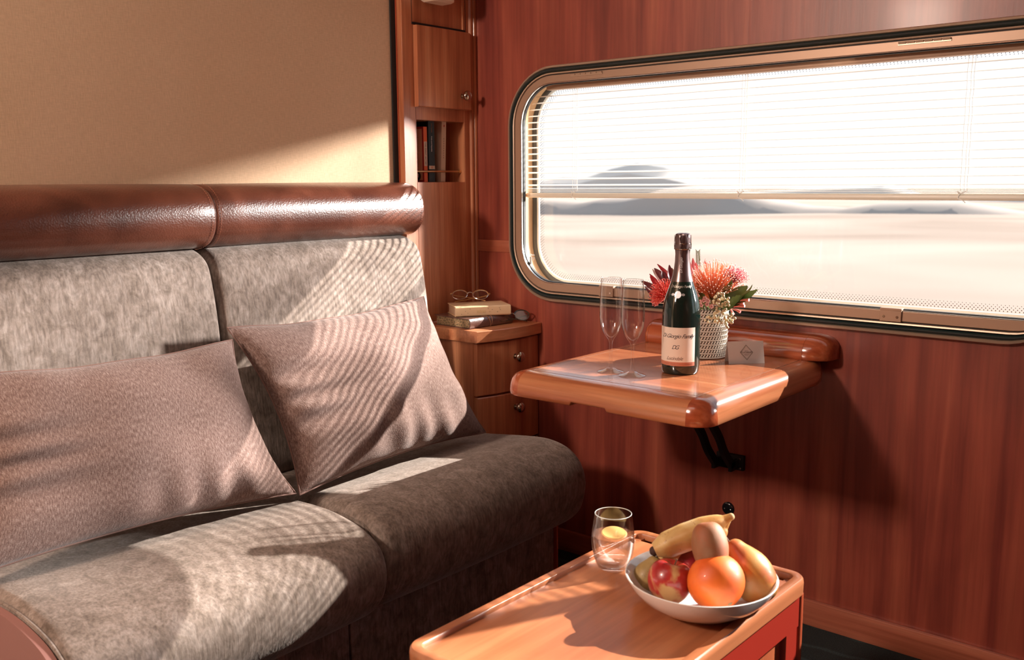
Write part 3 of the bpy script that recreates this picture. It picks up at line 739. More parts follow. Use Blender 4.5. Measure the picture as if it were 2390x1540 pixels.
# ------------------------------------------------------------------ wall table
tb = thing('wall_table', 'fold-down light cherry wood table under the window', 'table', (-1.127, 1.85, .35))
TZ = .684; A0, A1, B0, B1 = -1.340, -.914, 1.632, 2.196
b = NB(); box(b, (A0, B0, .640), (A1, B1-.07, TZ)); part('tabletop', b, W_TOPX, tb)
b = NB()
for lo, hi in (((A0+.003, B0+.004, TZ), (A0+.0045, 2.12, TZ+.0003)), ((A1-.0045, B0+.004, TZ), (A1-.003, 2.12, TZ+.0003)), ((A0+.003, B0+.003, TZ), (A1-.003, B0+.0045, TZ+.0003))): box(b, lo, hi)
part('inlay_line', b, plain('dark_joint', (.20, .08, .04), .4), tb)
mp = [(0, 0), (.012, -.0003), (.024, -.003), (.034, -.0085), (.041, -.017), (.0445, -.028), (.046, -.040), (.046, -.050), (.044, -.0525), (0, -.0525)]
def mould_y(x, s, y0, y1):
    b = NB(); loft(b, [[Vector((x+s*d, y, TZ+z)) for d, z in mp] for y in (y0, y1)]); return b
part('edge_moulding', mould_y(A0, -1, B0, 2.16), W_TOPY, tb, True, 50)
# right moulding rounds off against the wall
b = NB(); loops = []
for k in range(16):
    y = B0+(2.10-B0)*min(k, 6)/6 if k <= 6 else 2.10+.085*math.sin((k-6)/9*PI/2)
    f_ = 1 if k <= 6 else max(.12, math.cos((k-6)/9*PI/2*.93))
    loops.append([Vector((A1+d*f_, y, TZ+z*(1 if k <= 6 else .35+.65*f_)-(0 if k <= 6 else 0))) for d, z in mp])
loft(b, loops); part('edge_moulding', b, W_TOPY, tb, True, 50)
b = NB(); loops = []
for x in (A0, -1.196, -1.192, -1.104, -1.100, A1):
    cut = .0075 if -1.195 < x < -1.101 else 0
    loops.append([Vector((x, B0-d, TZ+(z if z > -.045 else z+cut))) for d, z in mp])
loft(b, loops); part('edge_moulding', b, W_TOPX, tb, True, 50)
for x, s in ((A0, -1), (A1, 1)):
    b = NB(); loops = []
    for k in range(11):
        a_ = PI/2*k/10
        loops.append([Vector((x+s*d*math.sin(a_), B0-d*math.cos(a_), TZ+z+.0002)) for d, z in mp])
    grid_faces(b, loops); bmesh.ops.remove_doubles(b, verts=b.verts[:], dist=1e-6); bmesh.ops.recalc_face_normals(b, faces=b.faces[:])
    part('corner_cap', b, W_RED, tb, True, 50, label='glossy red-brown corner cap')
# ledge on the wall
lg = [(2.198, .684), (2.122, .684), (2.119, .690), (2.120, .706), (2.127, .722), (2.142, .734), (2.160, .739), (2.198, .740)]
def ledge(xs, caps=True):
    b = NB(); loops = []
    for x, f_ in xs: loops.append([Vector((x, 2.198-(2.198-y)*f_, .684+(z-.684)*(.25+.75*f_))) for y, z in lg])
    loft(b, loops); return b
part('ledge', ledge([(A0, 1), (A1, 1)]), W_RED, tb, True, 50)
for x, s in ((A0, -1), (A1, 1)):
    L_ = .022 if s < 0 else .060
    part('ledge_end_cap', ledge([(x+s*.0006, 1)]+[(x+s*L_*math.sin(a), max(.05, math.cos(a))**.55) for a in [PI/2*k/9*.98 for k in range(1, 10)]]), W_RED, tb, True, 50)
# folding strut
b = NB(); box(b, (-1.166, 2.188, .362), (-1.088, 2.2, .402), .002); box(b, (-1.160, 2.150, .366), (-1.150, 2.190, .392), .002); box(b, (-1.112, 2.150, .366), (-1.102, 2.190, .392), .002)
br = part('wall_bracket', b, BLACK, tb)
for x, z in ((-1.150, .386), (-1.122, .376), (-1.100, .392), (-1.098, .368)):
    b = NB(); lathe(b, [(0, .0025), (.003, .002), (.004, 0)], (x, 2.188, z), 12, (0, -1, 0)); part('screw', b, CHROME, br)
for x in (-1.155, -1.108):
    b = NB(); pts = spline([(x, 2.165, .378), (x, 2.120, .425), (x, 2.082, .480), (x+.002, 1.99, .570), (x+.006, 1.90, .636)], 5)
    loops = []
    for i, p in enumerate(pts):
        d = (pts[min(i+1, len(pts)-1)]-pts[max(0, i-1)]).normalized(); nrm = Vector((0, -d.z, d.y))
        loops.append([p+Vector((-.006, 0, 0))+nrm*.010, p+Vector((.006, 0, 0))+nrm*.010, p+Vector((.006, 0, 0))-nrm*.010, p+Vector((-.006, 0, 0))-nrm*.010])
    loft(b, loops); part('strut_arm', b, BLACK, tb)
b = NB(); lathe(b, [(0, .006), (.012, .0056), (.0160, .004), (.0175, .002), (.0178, 0)], (-1.133, 2.2, .250), 28, (0, -1, 0))
plug = solo('wall_stop', b, plain('gloss_black', (.006, .007, .009), .15, 0, .5), 'round black rubber stop on the wall below the folding strut', 'stopper', (-1.133, 2.2, .25))
b = NB()
for s in (-.008, .009): ball(b, (-1.133+s, 2.1945, .249), (.0022, .0012, .0022), 8, 6)
part('screw', b, CHROME, plug)

# ------------------------------------------------------------------ things on the wall table
S = .95
bc = Vector((-1.065, 1.822, TZ+.0005))
bt = thing('champagne_bottle', 'dark green champagne bottle with cream label standing on the wall table', 'bottle', bc)
GLASSB = plain('dark_green_bottle', (.006, .016, .013), .06, 0, .6, .6)
prof = [(0, .006), (.020, .004), (.034, .0), (.039, .001), (.0415, .006), (.0425, .020), (.0425, .135), (.0415, .150), (.0385, .168), (.034, .184), (.0285, .200), (.0240, .214), (.0220, .222)]
b = NB(); lathe(b, [(r*.985, z*S) for r, z in prof], bc, 56); part('glass_body', b, GLASSB, bt)
FOIL = plain('bronze_foil', (.22, .16, .16), .28, .85)
fp = [(.0245, .2135), (.0212, .226), (.0187, .240), (.0168, .258), (.0160, .275), (.0158, .285), (.0176, .287), (.0182, .291), (.0172, .300), (.0168, .312), (.0165, .318), (.0150, .3215), (.0100, .3235), (0, .324)]
b = NB(); lathe(b, [(r*.985, z*S) for r, z in fp], bc, 48)
for v in b.verts:
    z = v.co.z-bc.z
    if z > .268 and (v.co-bc).xy.length > .005:
        a_ = math.atan2(v.co.y-bc.y, v.co.x-bc.x); k = 1+.045*math.sin(a_*9+z*300)+.03*math.sin(a_*17-z*500)
        v.co.x = bc.x+(v.co.x-bc.x)*k; v.co.y = bc.y+(v.co.y-bc.y)*k
fo = part('foil_capsule', b, FOIL, bt)
b = NB()
for z, r in ((.2875, .0182), (.300, .0176)): tube(b, [bc+Vector((r*math.cos(a), r*math.sin(a), z*S)) for a in [2*PI*k/32 for k in range(32)]], .0006, 5, closed=True)
for k in range(4):
    a_ = k*PI/2+.3; tube(b, [bc+Vector((.0184*math.cos(a_+.1*math.sin(q)), .0184*math.sin(a_+.1*math.sin(q)), (.2875+.0315*q/6)*S)) for q in range(7)], .0006, 5)
part('wire_cage', b, PEWTER, fo)
toC = math.atan2(-bc.y, -bc.x)
def wrap(b, R, ang0, z0):       # flat text (x,y) wrapped onto the bottle: x -> angle (seen left to right), y -> height
    for v in b.verts:
        a_ = toC + ang0 + v.co.x/R; rr_ = (R if not callable(R) else R)+v.co.z
        v.co = Vector((bc.x+rr_*math.cos(a_), bc.y+rr_*math.sin(a_), bc.z+z0+v.co.y))
    return b
LR = .0424*.985
def band(R, a0, a1, z0, z1, n=24, th=.0003):
    b = NB(); rows = []
    for k in range(n+1):
        a_ = toC+a0+(a1-a0)*k/n
        rows.append([Vector((bc.x+(R+th)*math.cos(a_), bc.y+(R+th)*math.sin(a_), bc.z+z)) for z in (z0, z1)])
    grid_faces(b, rows); bmesh.ops.recalc_face_normals(b, faces=b.faces[:]); return b
LAB = plain('label_cream', (.74, .60, .50), .6)
AL, AR = -1.50, .80
part('front_label', band(LR, AL, AR, .0290, .1050), LAB, bt)
part('label_stripe', band(LR, AL, AR, .0205, .0292, th=.00035), plain('label_terracotta', (.50, .17, .10), .55), bt)
def label_text(s, size, shear, ang, z, mat, name, R=LR, space=1.0, off=.0004):
    b = text_bm(s, size, shear, .0001, 'CENTER', space)
    bmesh.ops.subdivide_edges(b, edges=[e_ for e_ in b.edges if e_.calc_length() > .004], cuts=2)
    bmesh.ops.translate(b, verts=b.verts[:], vec=(0, 0, off)); wrap(b, R, ang, z)
    return part(name, b, mat, bt, smooth=False)
label_text('Di Giorgio Family', .0125, .5, -.22, .086, INK, 'label_name', space=.86)
label_text('DG', .0125, .45, -.30, .0615, INK, 'label_monogram', space=.55)
label_text('Lucindale', .0110, .5, -.34, .0370, plain('brown_label_ink', (.18, .10, .08), .7), 'label_place', space=.9)
label_text('PINOT NOIR CHARDONNAY', .0042, 0, -.15, .0246, plain('stripe_ink', (.36, .10, .06), .6), 'label_variety', space=1.3)
GOLD = plain('pale_gold_print', (.62, .55, .48), .4, .5)
def shoulder_R(z):
    z = z/S
    for (r1, z1), (r2, z2) in zip(prof, prof[1:]):
        if z1 <= z <= z2: return (r1+(r2-r1)*(z-z1)/(z2-z1))*.985
    return .02
b = text_bm('Di Giorgio Family', .0080, .4, .0001, 'CENTER', .9)
for v in b.verts:
    z = .193+v.co.y; R_ = shoulder_R(z)+.0006+v.co.z; a_ = toC-.10+v.co.x/.029; v.co = Vector((bc.x+R_*math.cos(a_), bc.y+R_*math.sin(a_), bc.z+z))
part('shoulder_print', b, GOLD, bt, smooth=False)
b = NB()
for (u0, rr_, n) in ((0, .0078, 24), (-.012, .0040, 12), (.012, .0040, 12)):
    vs_ = []
    for k in range(n):
        a2 = 2*PI*k/n; xx = u0+rr_*math.cos(a2); z = .176+rr_*math.sin(a2)*(1 if u0 == 0 else .7); R_ = shoulder_R(z)+.0008; a_ = toC-.25+xx/.035
        vs_.append(b.verts.new((bc.x+R_*math.cos(a_), bc.y+R_*math.sin(a_), bc.z+z)))
    b.faces.new(vs_)
part('shoulder_medallion', b, plain('silver_medal', (.60, .58, .60), .35, .6), bt, smooth=False)
b = text_bm('Di Giorgio', .0085, .5, .0001, 'CENTER', .9)
def foilR(z):
    z = z/S
    for (r1, z1), (r2, z2) in zip(fp, fp[1:]):
        if z1 <= z <= z2: return (r1+(r2-r1)*(z-z1)/max(z2-z1, 1e-6))*.985
    return .02
for v in b.verts:
    z = .238+v.co.x; R_ = foilR(z)+.0004+v.co.z; a_ = toC-.15-v.co.y/.017; v.co = Vector((bc.x+R_*math.cos(a_), bc.y+R_*math.sin(a_), bc.z+z))
part('foil_script', b, plain('pale_script', (.75, .70, .72), .4, .3), fo, smooth=False)

def flute(x, y, label):
    c = Vector((x, y, TZ+.0003)); t = thing('champagne_flute', label, 'glass', c, group='champagne flutes on the wall table')
    outer = [(0, 0), (.0288, .0002), (.0295, .0012), (.0270, .0025), (.015, .0055), (.007, .010), (.0042, .018), (.0034, .035), (.0032, .055), (.0038, .066), (.0062, .073), (.0120, .081), (.0190, .093), (.0238, .108), (.0256, .124), (.0256, .140), (.0248, .165), (.0236, .190), (.0226, .2100)]
    inner = [(.0221, .2100), (.0231, .190), (.0243, .165), (.0251, .140), (.0250, .124), (.0231, .108), (.0182, .0945), (.0105, .084), (.004, .0785), (0, .0775)]
    b = NB(); lathe(b, outer+inner, c, 40); part('glass', b, THIN, t)
    b = NB(); tube(b, [c+Vector((.02235*math.cos(a), .02235*math.sin(a), .2100)) for a in [2*PI*k/40 for k in range(40)]], .00045, 6, closed=True); part('rim', b, plain('glass_rim_glint', (.75, .78, .76), .08, 0, 1, .8), t)  # pale opaque ring paints the bright glint along the rim
    return t
flute(-1.187, 1.728, 'empty champagne flute, the left one of the two beside the bottle')
flute(-1.126, 1.722, 'empty champagne flute, the right one, nearer to the bottle')

# place card
c0 = Vector((-1.026, 1.974, TZ)); c1 = Vector((-.966, 2.034, TZ)); dx = (c1-c0); Lc_ = dx.length; dx.normalize(); dn = Vector((dx.y, -dx.x, 0))   # towards the camera
card = thing('place_card', 'white folded card with a diamond emblem standing beside the basket pot', 'card', (c0+c1)/2-dn*.012)
hc = .050
ridge0 = c0-dn*.016+Vector((0, 0, hc)); ridge1 = c1-dn*.016+Vector((0, 0, hc))
b = NB(); th = dn*.0006
bk0, bk1 = c0-dn*.034, c1-dn*.034
loft(b, [[c0+th, ridge0+th, bk0+th*-1, bk0+th*-1-dn*0+Vector((0, 0, 0)) + dn*.0012, ridge0-th*.2-Vector((0, 0, .0010)), c0-th], [c1+th, ridge1+th, bk1-th, bk1-th+dn*.0012, ridge1-th*.2-Vector((0, 0, .0010)), c1-th]])
part('folded_card', b, PAPER, card, smooth=False)
upv = (ridge0-c0).normalized(); org = (c0+c1)/2+upv*(.5*(ridge0-c0).length)+dn*.0011+dx*.001
M_ = frame_mat(org, dx, upv)
b = NB()
def diamond(b, h, wd):
    k = [(0, h), (h*.86, 0), (0, -h), (-h*.86, 0)]
    for i in range(4):
        a_, c_ = Vector((*k[i], 0)), Vector((*k[(i+1) % 4], 0)); d = (c_-a_).normalized()*wd; n_ = Vector((-d.y, d.x, 0))
        b.faces.new([b.verts.new(p) for p in (a_-d*.5-n_*.5, c_+d*.5-n_*.5, c_+d*.5+n_*.5, a_-d*.5+n_*.5)])
diamond(b, .0175, .0009); diamond(b, .0155, .0004); place(b, M_); part('emblem_diamond', b, plain('card_grey', (.30, .28, .25), .7), card, smooth=False)
b = text_bm('PLATINUM', .0050, 0, .0001, 'CENTER', 1.15); place(b, M_); part('emblem_word', b, INK, card, smooth=False)
b = text_bm('SERVICE', .0022, 0, .0001, 'CENTER', 1.5); bmesh.ops.translate(b, verts=b.verts[:], vec=(0, -.0044, 0))
box(b, (-.004, .0036, 0), (.004, .0041, .0002)); box(b, (-.004, -.0072, 0), (.004, -.0068, .0002)); place(b, M_); part('emblem_small_print', b, GREYINK, card, smooth=False)

# basket pot
pc = Vector((-1.119, 2.030, TZ+.0005)); pot = thing('basket_pot', 'white woven basket pot holding the flowers, behind the bottle', 'pot', pc)
b = NB(); lathe(b, [(0, 0), (.047, 0), (.0475, .004), (.0505, .118), (.0465, .118), (.044, .108), (0, .107)], pc, 40); part('liner', b, plain('basket_dark', (.13, .10, .075), .9), pot)
b = NB(); rows_ = 22
for k in range(rows_):
    z = .003+k*.0053; R_ = .0482+.0030*z/.118; n = 46
    if k % 2 == 0:
        tube(b, [pc+Vector((R_*math.cos(a), R_*math.sin(a), z)) for a in [2*PI*q/48 for q in range(48)]], .0021, 6, closed=True)
    else:
        for q in range(n):
            a_ = 2*PI*(q+.5*((k//2) % 2))/n; R2 = R_+.0010; tl = .55
            p0 = pc+Vector((R2*math.cos(a_-.045), R2*math.sin(a_-.045), z-.0026)); p1 = pc+Vector((R2*math.cos(a_+.035), R2*math.sin(a_+.035), z+.0026))
            tube(b, [p0, (p0+p1)/2+Vector((math.cos(a_), math.sin(a_), 0))*.0009, p1], .0019, 5)
part('woven_coils', b, plain('whitewashed_rattan', (.66, .60, .53), .8), pot)

# ------------------------------------------------------------------ flowers
def at(px, py, y):          # a pixel direction met with the plane Y = y
    d = fw*FPX+rt*(px-1195)-up*(py-770); return CAMP+d*((y-CAMP.y)/d.y)
potc = pc+Vector((0, 0, .112))
GREEN = plain('leaf_green', (.14, .20, .06), .4, 0, .2); GREEN2 = plain('leaf_olive', (.16, .16, .05), .45, 0, .1); STEM = plain('stem_green', (.12, .14, .05), .6)
REDL = plain('crimson_leaf', (.42, .025, .035), .35, 0, .3); REDD = plain('dark_burgundy_leaf', (.13, .025, .03), .35, 0, .3)
def stem(t, top, r=.0022, side=(0, 0)):
    b = NB(); base_ = potc+Vector((side[0], side[1], -.02)); top = Vector(top)
    tube(b, spline([base_, base_*.5+top*.5+Vector((0, 0, .008)), top], 5), r, 6); return part('stem', b, STEM, t)
def leaf(bm, p0, p1, wd, nrm, cup=.12, seg=8, serr=0):
    p0, p1 = Vector(p0), Vector(p1); d = p1-p0; L_ = d.length; d.normalize(); s = d.cross(Vector(nrm)).normalized(); n_ = s.cross(d).normalized()
    rows = []
    for k in range(seg+1):
        t_ = k/seg; wk = wd*math.sin(PI*min(1, t_*.92+.06))**.75*(1-.15*t_)
        if serr and k % 2: wk *= 1+serr
        c = p0+d*L_*t_+n_*(-.10*L_*math.sin(PI*t_))
        rows.append([c-s*wk+n_*cup*wk*2, c-s*wk*.5+n_*cup*wk*.6, c, c+s*wk*.5+n_*cup*wk*.6, c+s*wk+n_*cup*wk*2])
    top = rows; bot = [[p-n_*.0007 for p in r] for r in rows]
    grid_faces(bm, top); grid_faces(bm, [list(reversed(r)) for r in bot]); return bm
# big orange pincushion
fc = Vector((-1.105, 2.035, .838))
t = thing('pincushion_flower', 'large orange-pink pincushion flower in the middle of the pot', 'flower', potc, group='flowers in the basket pot')
stem(t, fc)
b = NB(); ball(b, fc, (.022, .022, .016), 14, 10); part('flower_head', b, plain('orange_core', (.55, .12, .04), .7), t)
random.seed(21)
def styles(c, R, n, up_, spread, r, curl, col1, par, tipc=None):
    up_ = Vector(up_).normalized(); q = Vector((0, 0, 1)).rotation_difference(up_); bs = [NB(), NB()]; tips = NB()
    for i in range(n):
        th_ = spread*math.sqrt((i+.5)/n); ph_ = i*2.39996
        d = q @ Vector((math.sin(th_)*math.cos(ph_), math.sin(th_)*math.sin(ph_), math.cos(th_)))
        L_ = R*(.85+.25*random.random()); tang = (q @ Vector((0, 0, 1)))
        p0 = c+d*R*.22; p1 = c+d*L_*.65+tang*R*.05; p2 = c+d*L_*.93+tang*curl*R; 
        tube(bs[i % 2], [p0, p1, p2], [r, r*.9, r*.7], 4); ball(tips, p2, r*1.5, 5, 4)
    o1 = part('styles', bs[0], col1[0], par, stuff=True); o2 = part('styles', bs[1], col1[1], par, stuff=True)
    part('style_tips', tips, tipc or col1[1], par, stuff=True)
OR1 = plain('style_orange', (.80, .20, .07), .5); OR2 = plain('style_salmon', (.85, .36, .24), .5); TIP = plain('style_tip_pink', (.90, .62, .55), .5)
styles(fc, .072, 300, (.10, -.12, 1), 1.50, .0010, .16, (OR1, OR2), t, TIP)
# red pincushion at the left
fc2 = at(1556, 690, 1.985)
t = thing('pincushion_flower', 'small red pincushion flower at the left, next to the bottle', 'flower', potc+Vector((-.02, -.02, 0)), group='flowers in the basket pot')
stem(t, fc2, side=(-.02, -.02)); b = NB(); ball(b, fc2, .012, 12, 8); part('flower_head', b, plain('red_core', (.40, .03, .03), .7), t)
styles(fc2, .040, 170, (-.55, -.55, .55), 1.45, .0009, .12, (plain('style_red', (.75, .05, .04), .5), plain('style_coral', (.80, .14, .10), .5)), t)
# pale pink protea at the right back
fc3 = at(1712, 655, 2.055)
t = thing('protea_flower', 'pink and white tipped bloom at the right behind the orange one', 'flower', potc+Vector((.02, .01, 0)), group='flowers in the basket pot')
stem(t, fc3, side=(.02, .01)); b = NB(); ball(b, fc3, .012, 12, 8); part('flower_head', b, plain('plum_core', (.30, .06, .10), .7), t)
styles(fc3, .036, 150, (.35, -.1, .8), 1.3, .0009, .1, (plain('style_plum', (.50, .10, .16), .5), plain('style_pink', (.80, .40, .42), .5)), t, TIP)
# pink upright buds behind the neck
fc4 = at(1618, 640, 2.06)
t = thing('pink_bud_sprig', 'upright pink buds rising just right of the bottle neck', 'flower', potc+Vector((-.01, .02, 0)), group='flowers in the basket pot')
stem(t, fc4, side=(-.01, .02)); b = NB()
for (px, py, q) in ((1610, 612, 1), (1617, 604, 1), (1624, 614, 1), (1613, 628, 1), (1646, 606, .8), (1656, 612, .8)):
    leaf(b, at(px+3, py+26, 2.055), at(px, py-2, 2.055), .0046*q, fw*-1, .3)
part('petals', b, plain('petal_pink', (.78, .22, .26), .5), t)
# green fern tip
t = thing('rosemary_sprig', 'thin green sprig sticking up behind the orange flower', 'plant', potc+Vector((0, .025, 0)), group='greenery in the basket pot')
tp = at(1629, 586, 2.06); bt_ = at(1630, 640, 2.06); stem(t, tp, .0009, (0, .025)); b = NB()
for k in range(14):
    p = bt_*(1-k/14)+tp*(k/14)
    for s in (-1, 1): leaf(b, p, p+rt*s*.006+up*.009, .0010, fw*-1, .1, 3)
part('needles', b, GREEN2, t)
# burgundy conebush leaves at the left
t = thing('conebush_branch', 'burgundy-red pointed leaves fanning out left of the bottle', 'plant', potc+Vector((-.025, -.01, 0)), group='greenery in the basket pot')
stem(t, at(1560, 690, 2.0), .0022, (-.025, -.01))
spec_ = [(1560, 690, 1496, 655, .0075, 1), (1560, 688, 1516, 639, .006, 0), (1566, 682, 1523, 628, .0060, 2), (1572, 672, 1527, 626, .0095, 1), (1575, 655, 1534, 616, .0050, 0), (1570, 662, 1562, 618, .0070, 1), (1552, 692, 1517, 645, .0065, 0), (1545, 700, 1505, 668, .0080, 1), (1563, 668, 1545, 632, .0080, 1), (1550, 705, 1512, 690, .0050, 1), (1585, 665, 1568, 625, .0055, 3)]
for i, (a_, c_, e2, f2_, wd, kind) in enumerate(spec_):
    b = NB(); leaf(b, at(a_, c_, 2.005-.002*i), at(e2, f2_, 1.990+.004*(i % 4)), wd*1.15, -fw+rt*.3*((i % 3)-1), .18)
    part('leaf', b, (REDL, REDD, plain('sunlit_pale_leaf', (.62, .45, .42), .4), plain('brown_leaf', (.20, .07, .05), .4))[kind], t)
# holly-like green leaves at the right
t = thing('oak_leaf_branch', 'broad glossy green leaves at the right of the pot', 'plant', potc+Vector((.025, 0, 0)), group='greenery in the basket pot')
stem(t, at(1695, 700, 2.03), .0022, (.02, 0))
spec_ = [(1690, 716, 1768, 676, .0105, 0), (1684, 712, 1745, 668, .0175, 0), (1688, 700, 1708, 654, .0135, 0), (1660, 705, 1700, 668, .0140, 2), (1655, 706, 1626, 660, .0120, 0), (1660, 716, 1618, 690, .0100, 0), (1650, 712, 1616, 700, .0090, 1), (1686, 722, 1728, 690, .0130, 0), (1665, 700, 1652, 672, .0085, 0), (1730, 690, 1756, 664, .0035, 1), (1640, 720, 1600, 706, .0085, 1)]
for i, (a_, c_, e2, f2_, wd, kind) in enumerate(spec_):
    b = NB(); leaf(b, at(a_, c_, 2.020+.003*(i % 3)), at(e2, f2_, 2.035 if i < 2 else 1.990+.006*(i % 3)), wd, -fw+up*.5+rt*.4*((i % 3)-1), .22, 9, .22)
    part('leaf', b, (GREEN, GREEN2, plain('brown_olive_leaf', (.20, .11, .05), .4))[kind], t)
# cream berries
t = thing('berry_sprig', 'cream berry cluster hanging over the front rim of the pot', 'plant', potc+Vector((.015, -.03, 0)), group='greenery in the basket pot')
stem(t, at(1690, 715, 1.985), .0012, (.01, -.03)); b = NB(); random.seed(5)
bs_ = NB()
for (cx_, cy_, rx, ry, n) in ((1683, 705, 20, 22, 34), (1682, 740, 24, 14, 26), (1700, 752, 10, 18, 12), (1655, 745, 10, 8, 5), (1710, 742, 6, 12, 5)):
    for k in range(n):
        a_ = random.random()*2*PI; q = math.sqrt(random.random()); yy = 1.972+random.random()*.014
        p = at(cx_+rx*q*math.cos(a_), cy_+ry*q*math.sin(a_), yy); ball(b, p, .0029+.0006*random.random(), 10, 7)
        tube(bs_, [p, p*.75+at(1688, 718, 1.99)*.25], .0004, 4)
part('berries', b, plain('cream_berry', (.78, .66, .42), .4), t, stuff=True); part('berry_stalks', bs_, STEM, t, stuff=True)
# small pink wax flowers
def wax(label, spots, yv, off):
    t = thing('wax_flower_sprig', label, 'flower', potc+Vector((off[0], off[1], 0)), group='flowers in the basket pot')
    cx_ = sum(s[0] for s in spots)/len(spots); cy_ = sum(s[1] for s in spots)/len(spots); stem(t, at(cx_, cy_, yv+.005), .0010, off)
    for i, (px, py) in enumerate(spots):
        c = at(px, py, yv+.004*(i % 3)); b = NB()
        for k in range(5):
            a_ = 2*PI*k/5+i; leaf(b, c, c+(rt*math.cos(a_)+up*math.sin(a_))*.0062-fw*.0012, .0030, -fw, .2, 4)
        bl_ = part('blossom', b, plain('wax_pink', (.78, .40, .36), .5), t)
        b = NB(); ball(b, c-fw*.001, .0014, 6, 5); part('blossom_centre', b, plain('wax_centre', (.40, .07, .10), .5), bl_)
wax('pale pink wax flowers drooping at the far left of the bunch', [(1528, 684), (1534, 694), (1524, 704), (1532, 709), (1540, 700), (1527, 692)], 1.985, (-.03, -.02))
wax('pink wax flowers between the bottle and the cream berries', [(1627, 690), (1632, 704), (1642, 701), (1650, 710), (1636, 712), (1645, 696), (1660, 715), (1634, 734), (1628, 718), (1652, 702)], 1.975, (.0, -.035))
t = thing('eremophila_sprig', 'coral pink tubular flowers at the lower right of the bunch', 'flower', potc+Vector((.03, 0, 0)), group='flowers in the basket pot')
stem(t, at(1712, 716, 2.03), .0010, (.03, 0))
for (a_, c_, e2, f2_) in ((1708, 716, 1738, 714), (1712, 722, 1728, 728), (1705, 722, 1712, 735), (1726, 702, 1748, 700), (1715, 712, 1736, 708)):
    b = NB(); p0, p1 = at(a_, c_, 2.03), at(e2, f2_, 2.03); tube(b, spline([p0, (p0+p1)/2+up*.001, p1], 4), [.0016+.0022*k/8 for k in range(9)], 8)
    part('tubular_bloom', b, plain('coral_pink', (.85, .22, .20), .5), t)

# ------------------------------------------------------------------ tray table in the foreground
tr = thing('tray_table', 'low cherry wood tray-top table in the foreground', 'table', (-.78, 1.17, 0))
HZ = .45; x0, x1, y0, y1 = -.953, -.607, .866, 1.476; RW = .018; K = .879
def rrect(x0, x1, y0, y1, r, z, n=6):
    out = []
    for cx_, cy_, a0 in ((x1-r, y1-r, 0), (x0+r, y1-r, PI/2), (x0+r, y0+r, PI), (x1-r, y0+r, 3*PI/2)):
        for k in range(n+1):
            a_ = a0+PI/2*k/n; out.append(Vector((cx_+r*math.cos(a_), cy_+r*math.sin(a_), z)))
    return out
def rloop(off, z): return rrect(x0+off, x1-off, y0+off, y1-off, max(.030-off, .004), z)
b = NB(); loft(b, [rloop(.004, HZ-.030), rloop(0, HZ-.027), rloop(-.0005, HZ-.010), rloop(.0005, HZ-.003), rloop(.003, HZ), rloop(RW-.0012, HZ), rloop(RW, HZ-.0012), rloop(RW+.0005, HZ-.012)], caps=False)
part('rim', b, W_TRAY, tr, True, 50)
b = NB(); 
box(b, (x0+RW, y0+RW, HZ-.022), (x1-RW, y1-RW-.016, HZ-.0085)); box(b, (x0+RW, y1-RW-.017, HZ-.022), (x0+RW+.014, y1-RW, HZ-.0085)); box(b, (x1-RW-.014, y1-RW-.017, HZ-.022), (x1-RW, y1-RW, HZ-.0085))
part('tray_board', b, W_TRAY, tr)
b = NB(); box(b, (x0+RW, y1-RW-.022, HZ-.034), (x1-RW, y1-RW+.002, HZ-.024)); part('slot_floor', b, plain('slot_dark', (.10, .02, .015), .6), tr)
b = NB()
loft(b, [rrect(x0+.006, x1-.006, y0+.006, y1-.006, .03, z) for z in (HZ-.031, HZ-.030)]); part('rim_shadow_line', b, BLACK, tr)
CW = W_REDZ
b = NB()
for xx, sgn in ((x1-.006, 1), (x0+.006, -1)):
    xa, xb = (xx-.016, xx) if sgn > 0 else (xx, xx+.016)
    box(b, (xa, y0+.012, HZ-.085), (xb, y1-.012, HZ-.031)); box(b, (xa, y0+.012, .02), (xb, y1-.012, .07))
    box(b, (xa, y1-.070, .07), (xb, y1-.030, HZ-.085)); box(b, (xa, y0+.030, .07), (xb, y0+.070, HZ-.085))
for ya, yb in ((y0+.006, y0+.022), (y1-.022, y1-.006)): box(b, (x0+.022, ya, .02), (x1-.022, yb, HZ-.031))
part('side_frame', b, plain('red_lacquered_wood', (.30, .022, .012), .35, 0, .3), tr)
b = NB(); box(b, (x0+.014, y0+.05, .06), (x1-.016, y1-.05, HZ-.07)); part('side_panel', b, wood('side_panel_wood', (.38, .08, .035), (.46, .12, .05), (.54, .17, .07), 'Z', .3, .3), tr)
for cx_, cy_ in ((x0+.016, y0+.016), (x1-.016, y0+.016), (x0+.016, y1-.016), (x1-.016, y1-.016)):
    b = NB(); loft(b, [[Vector((cx_+.0125*math.cos(a), cy_+.0125*math.sin(a), z)) for a in [2*PI*k/16 for k in range(16)]] for z in (0, HZ-.031)]); part('corner_post', b, W_REDZ, tr)

BZ = HZ-.0083
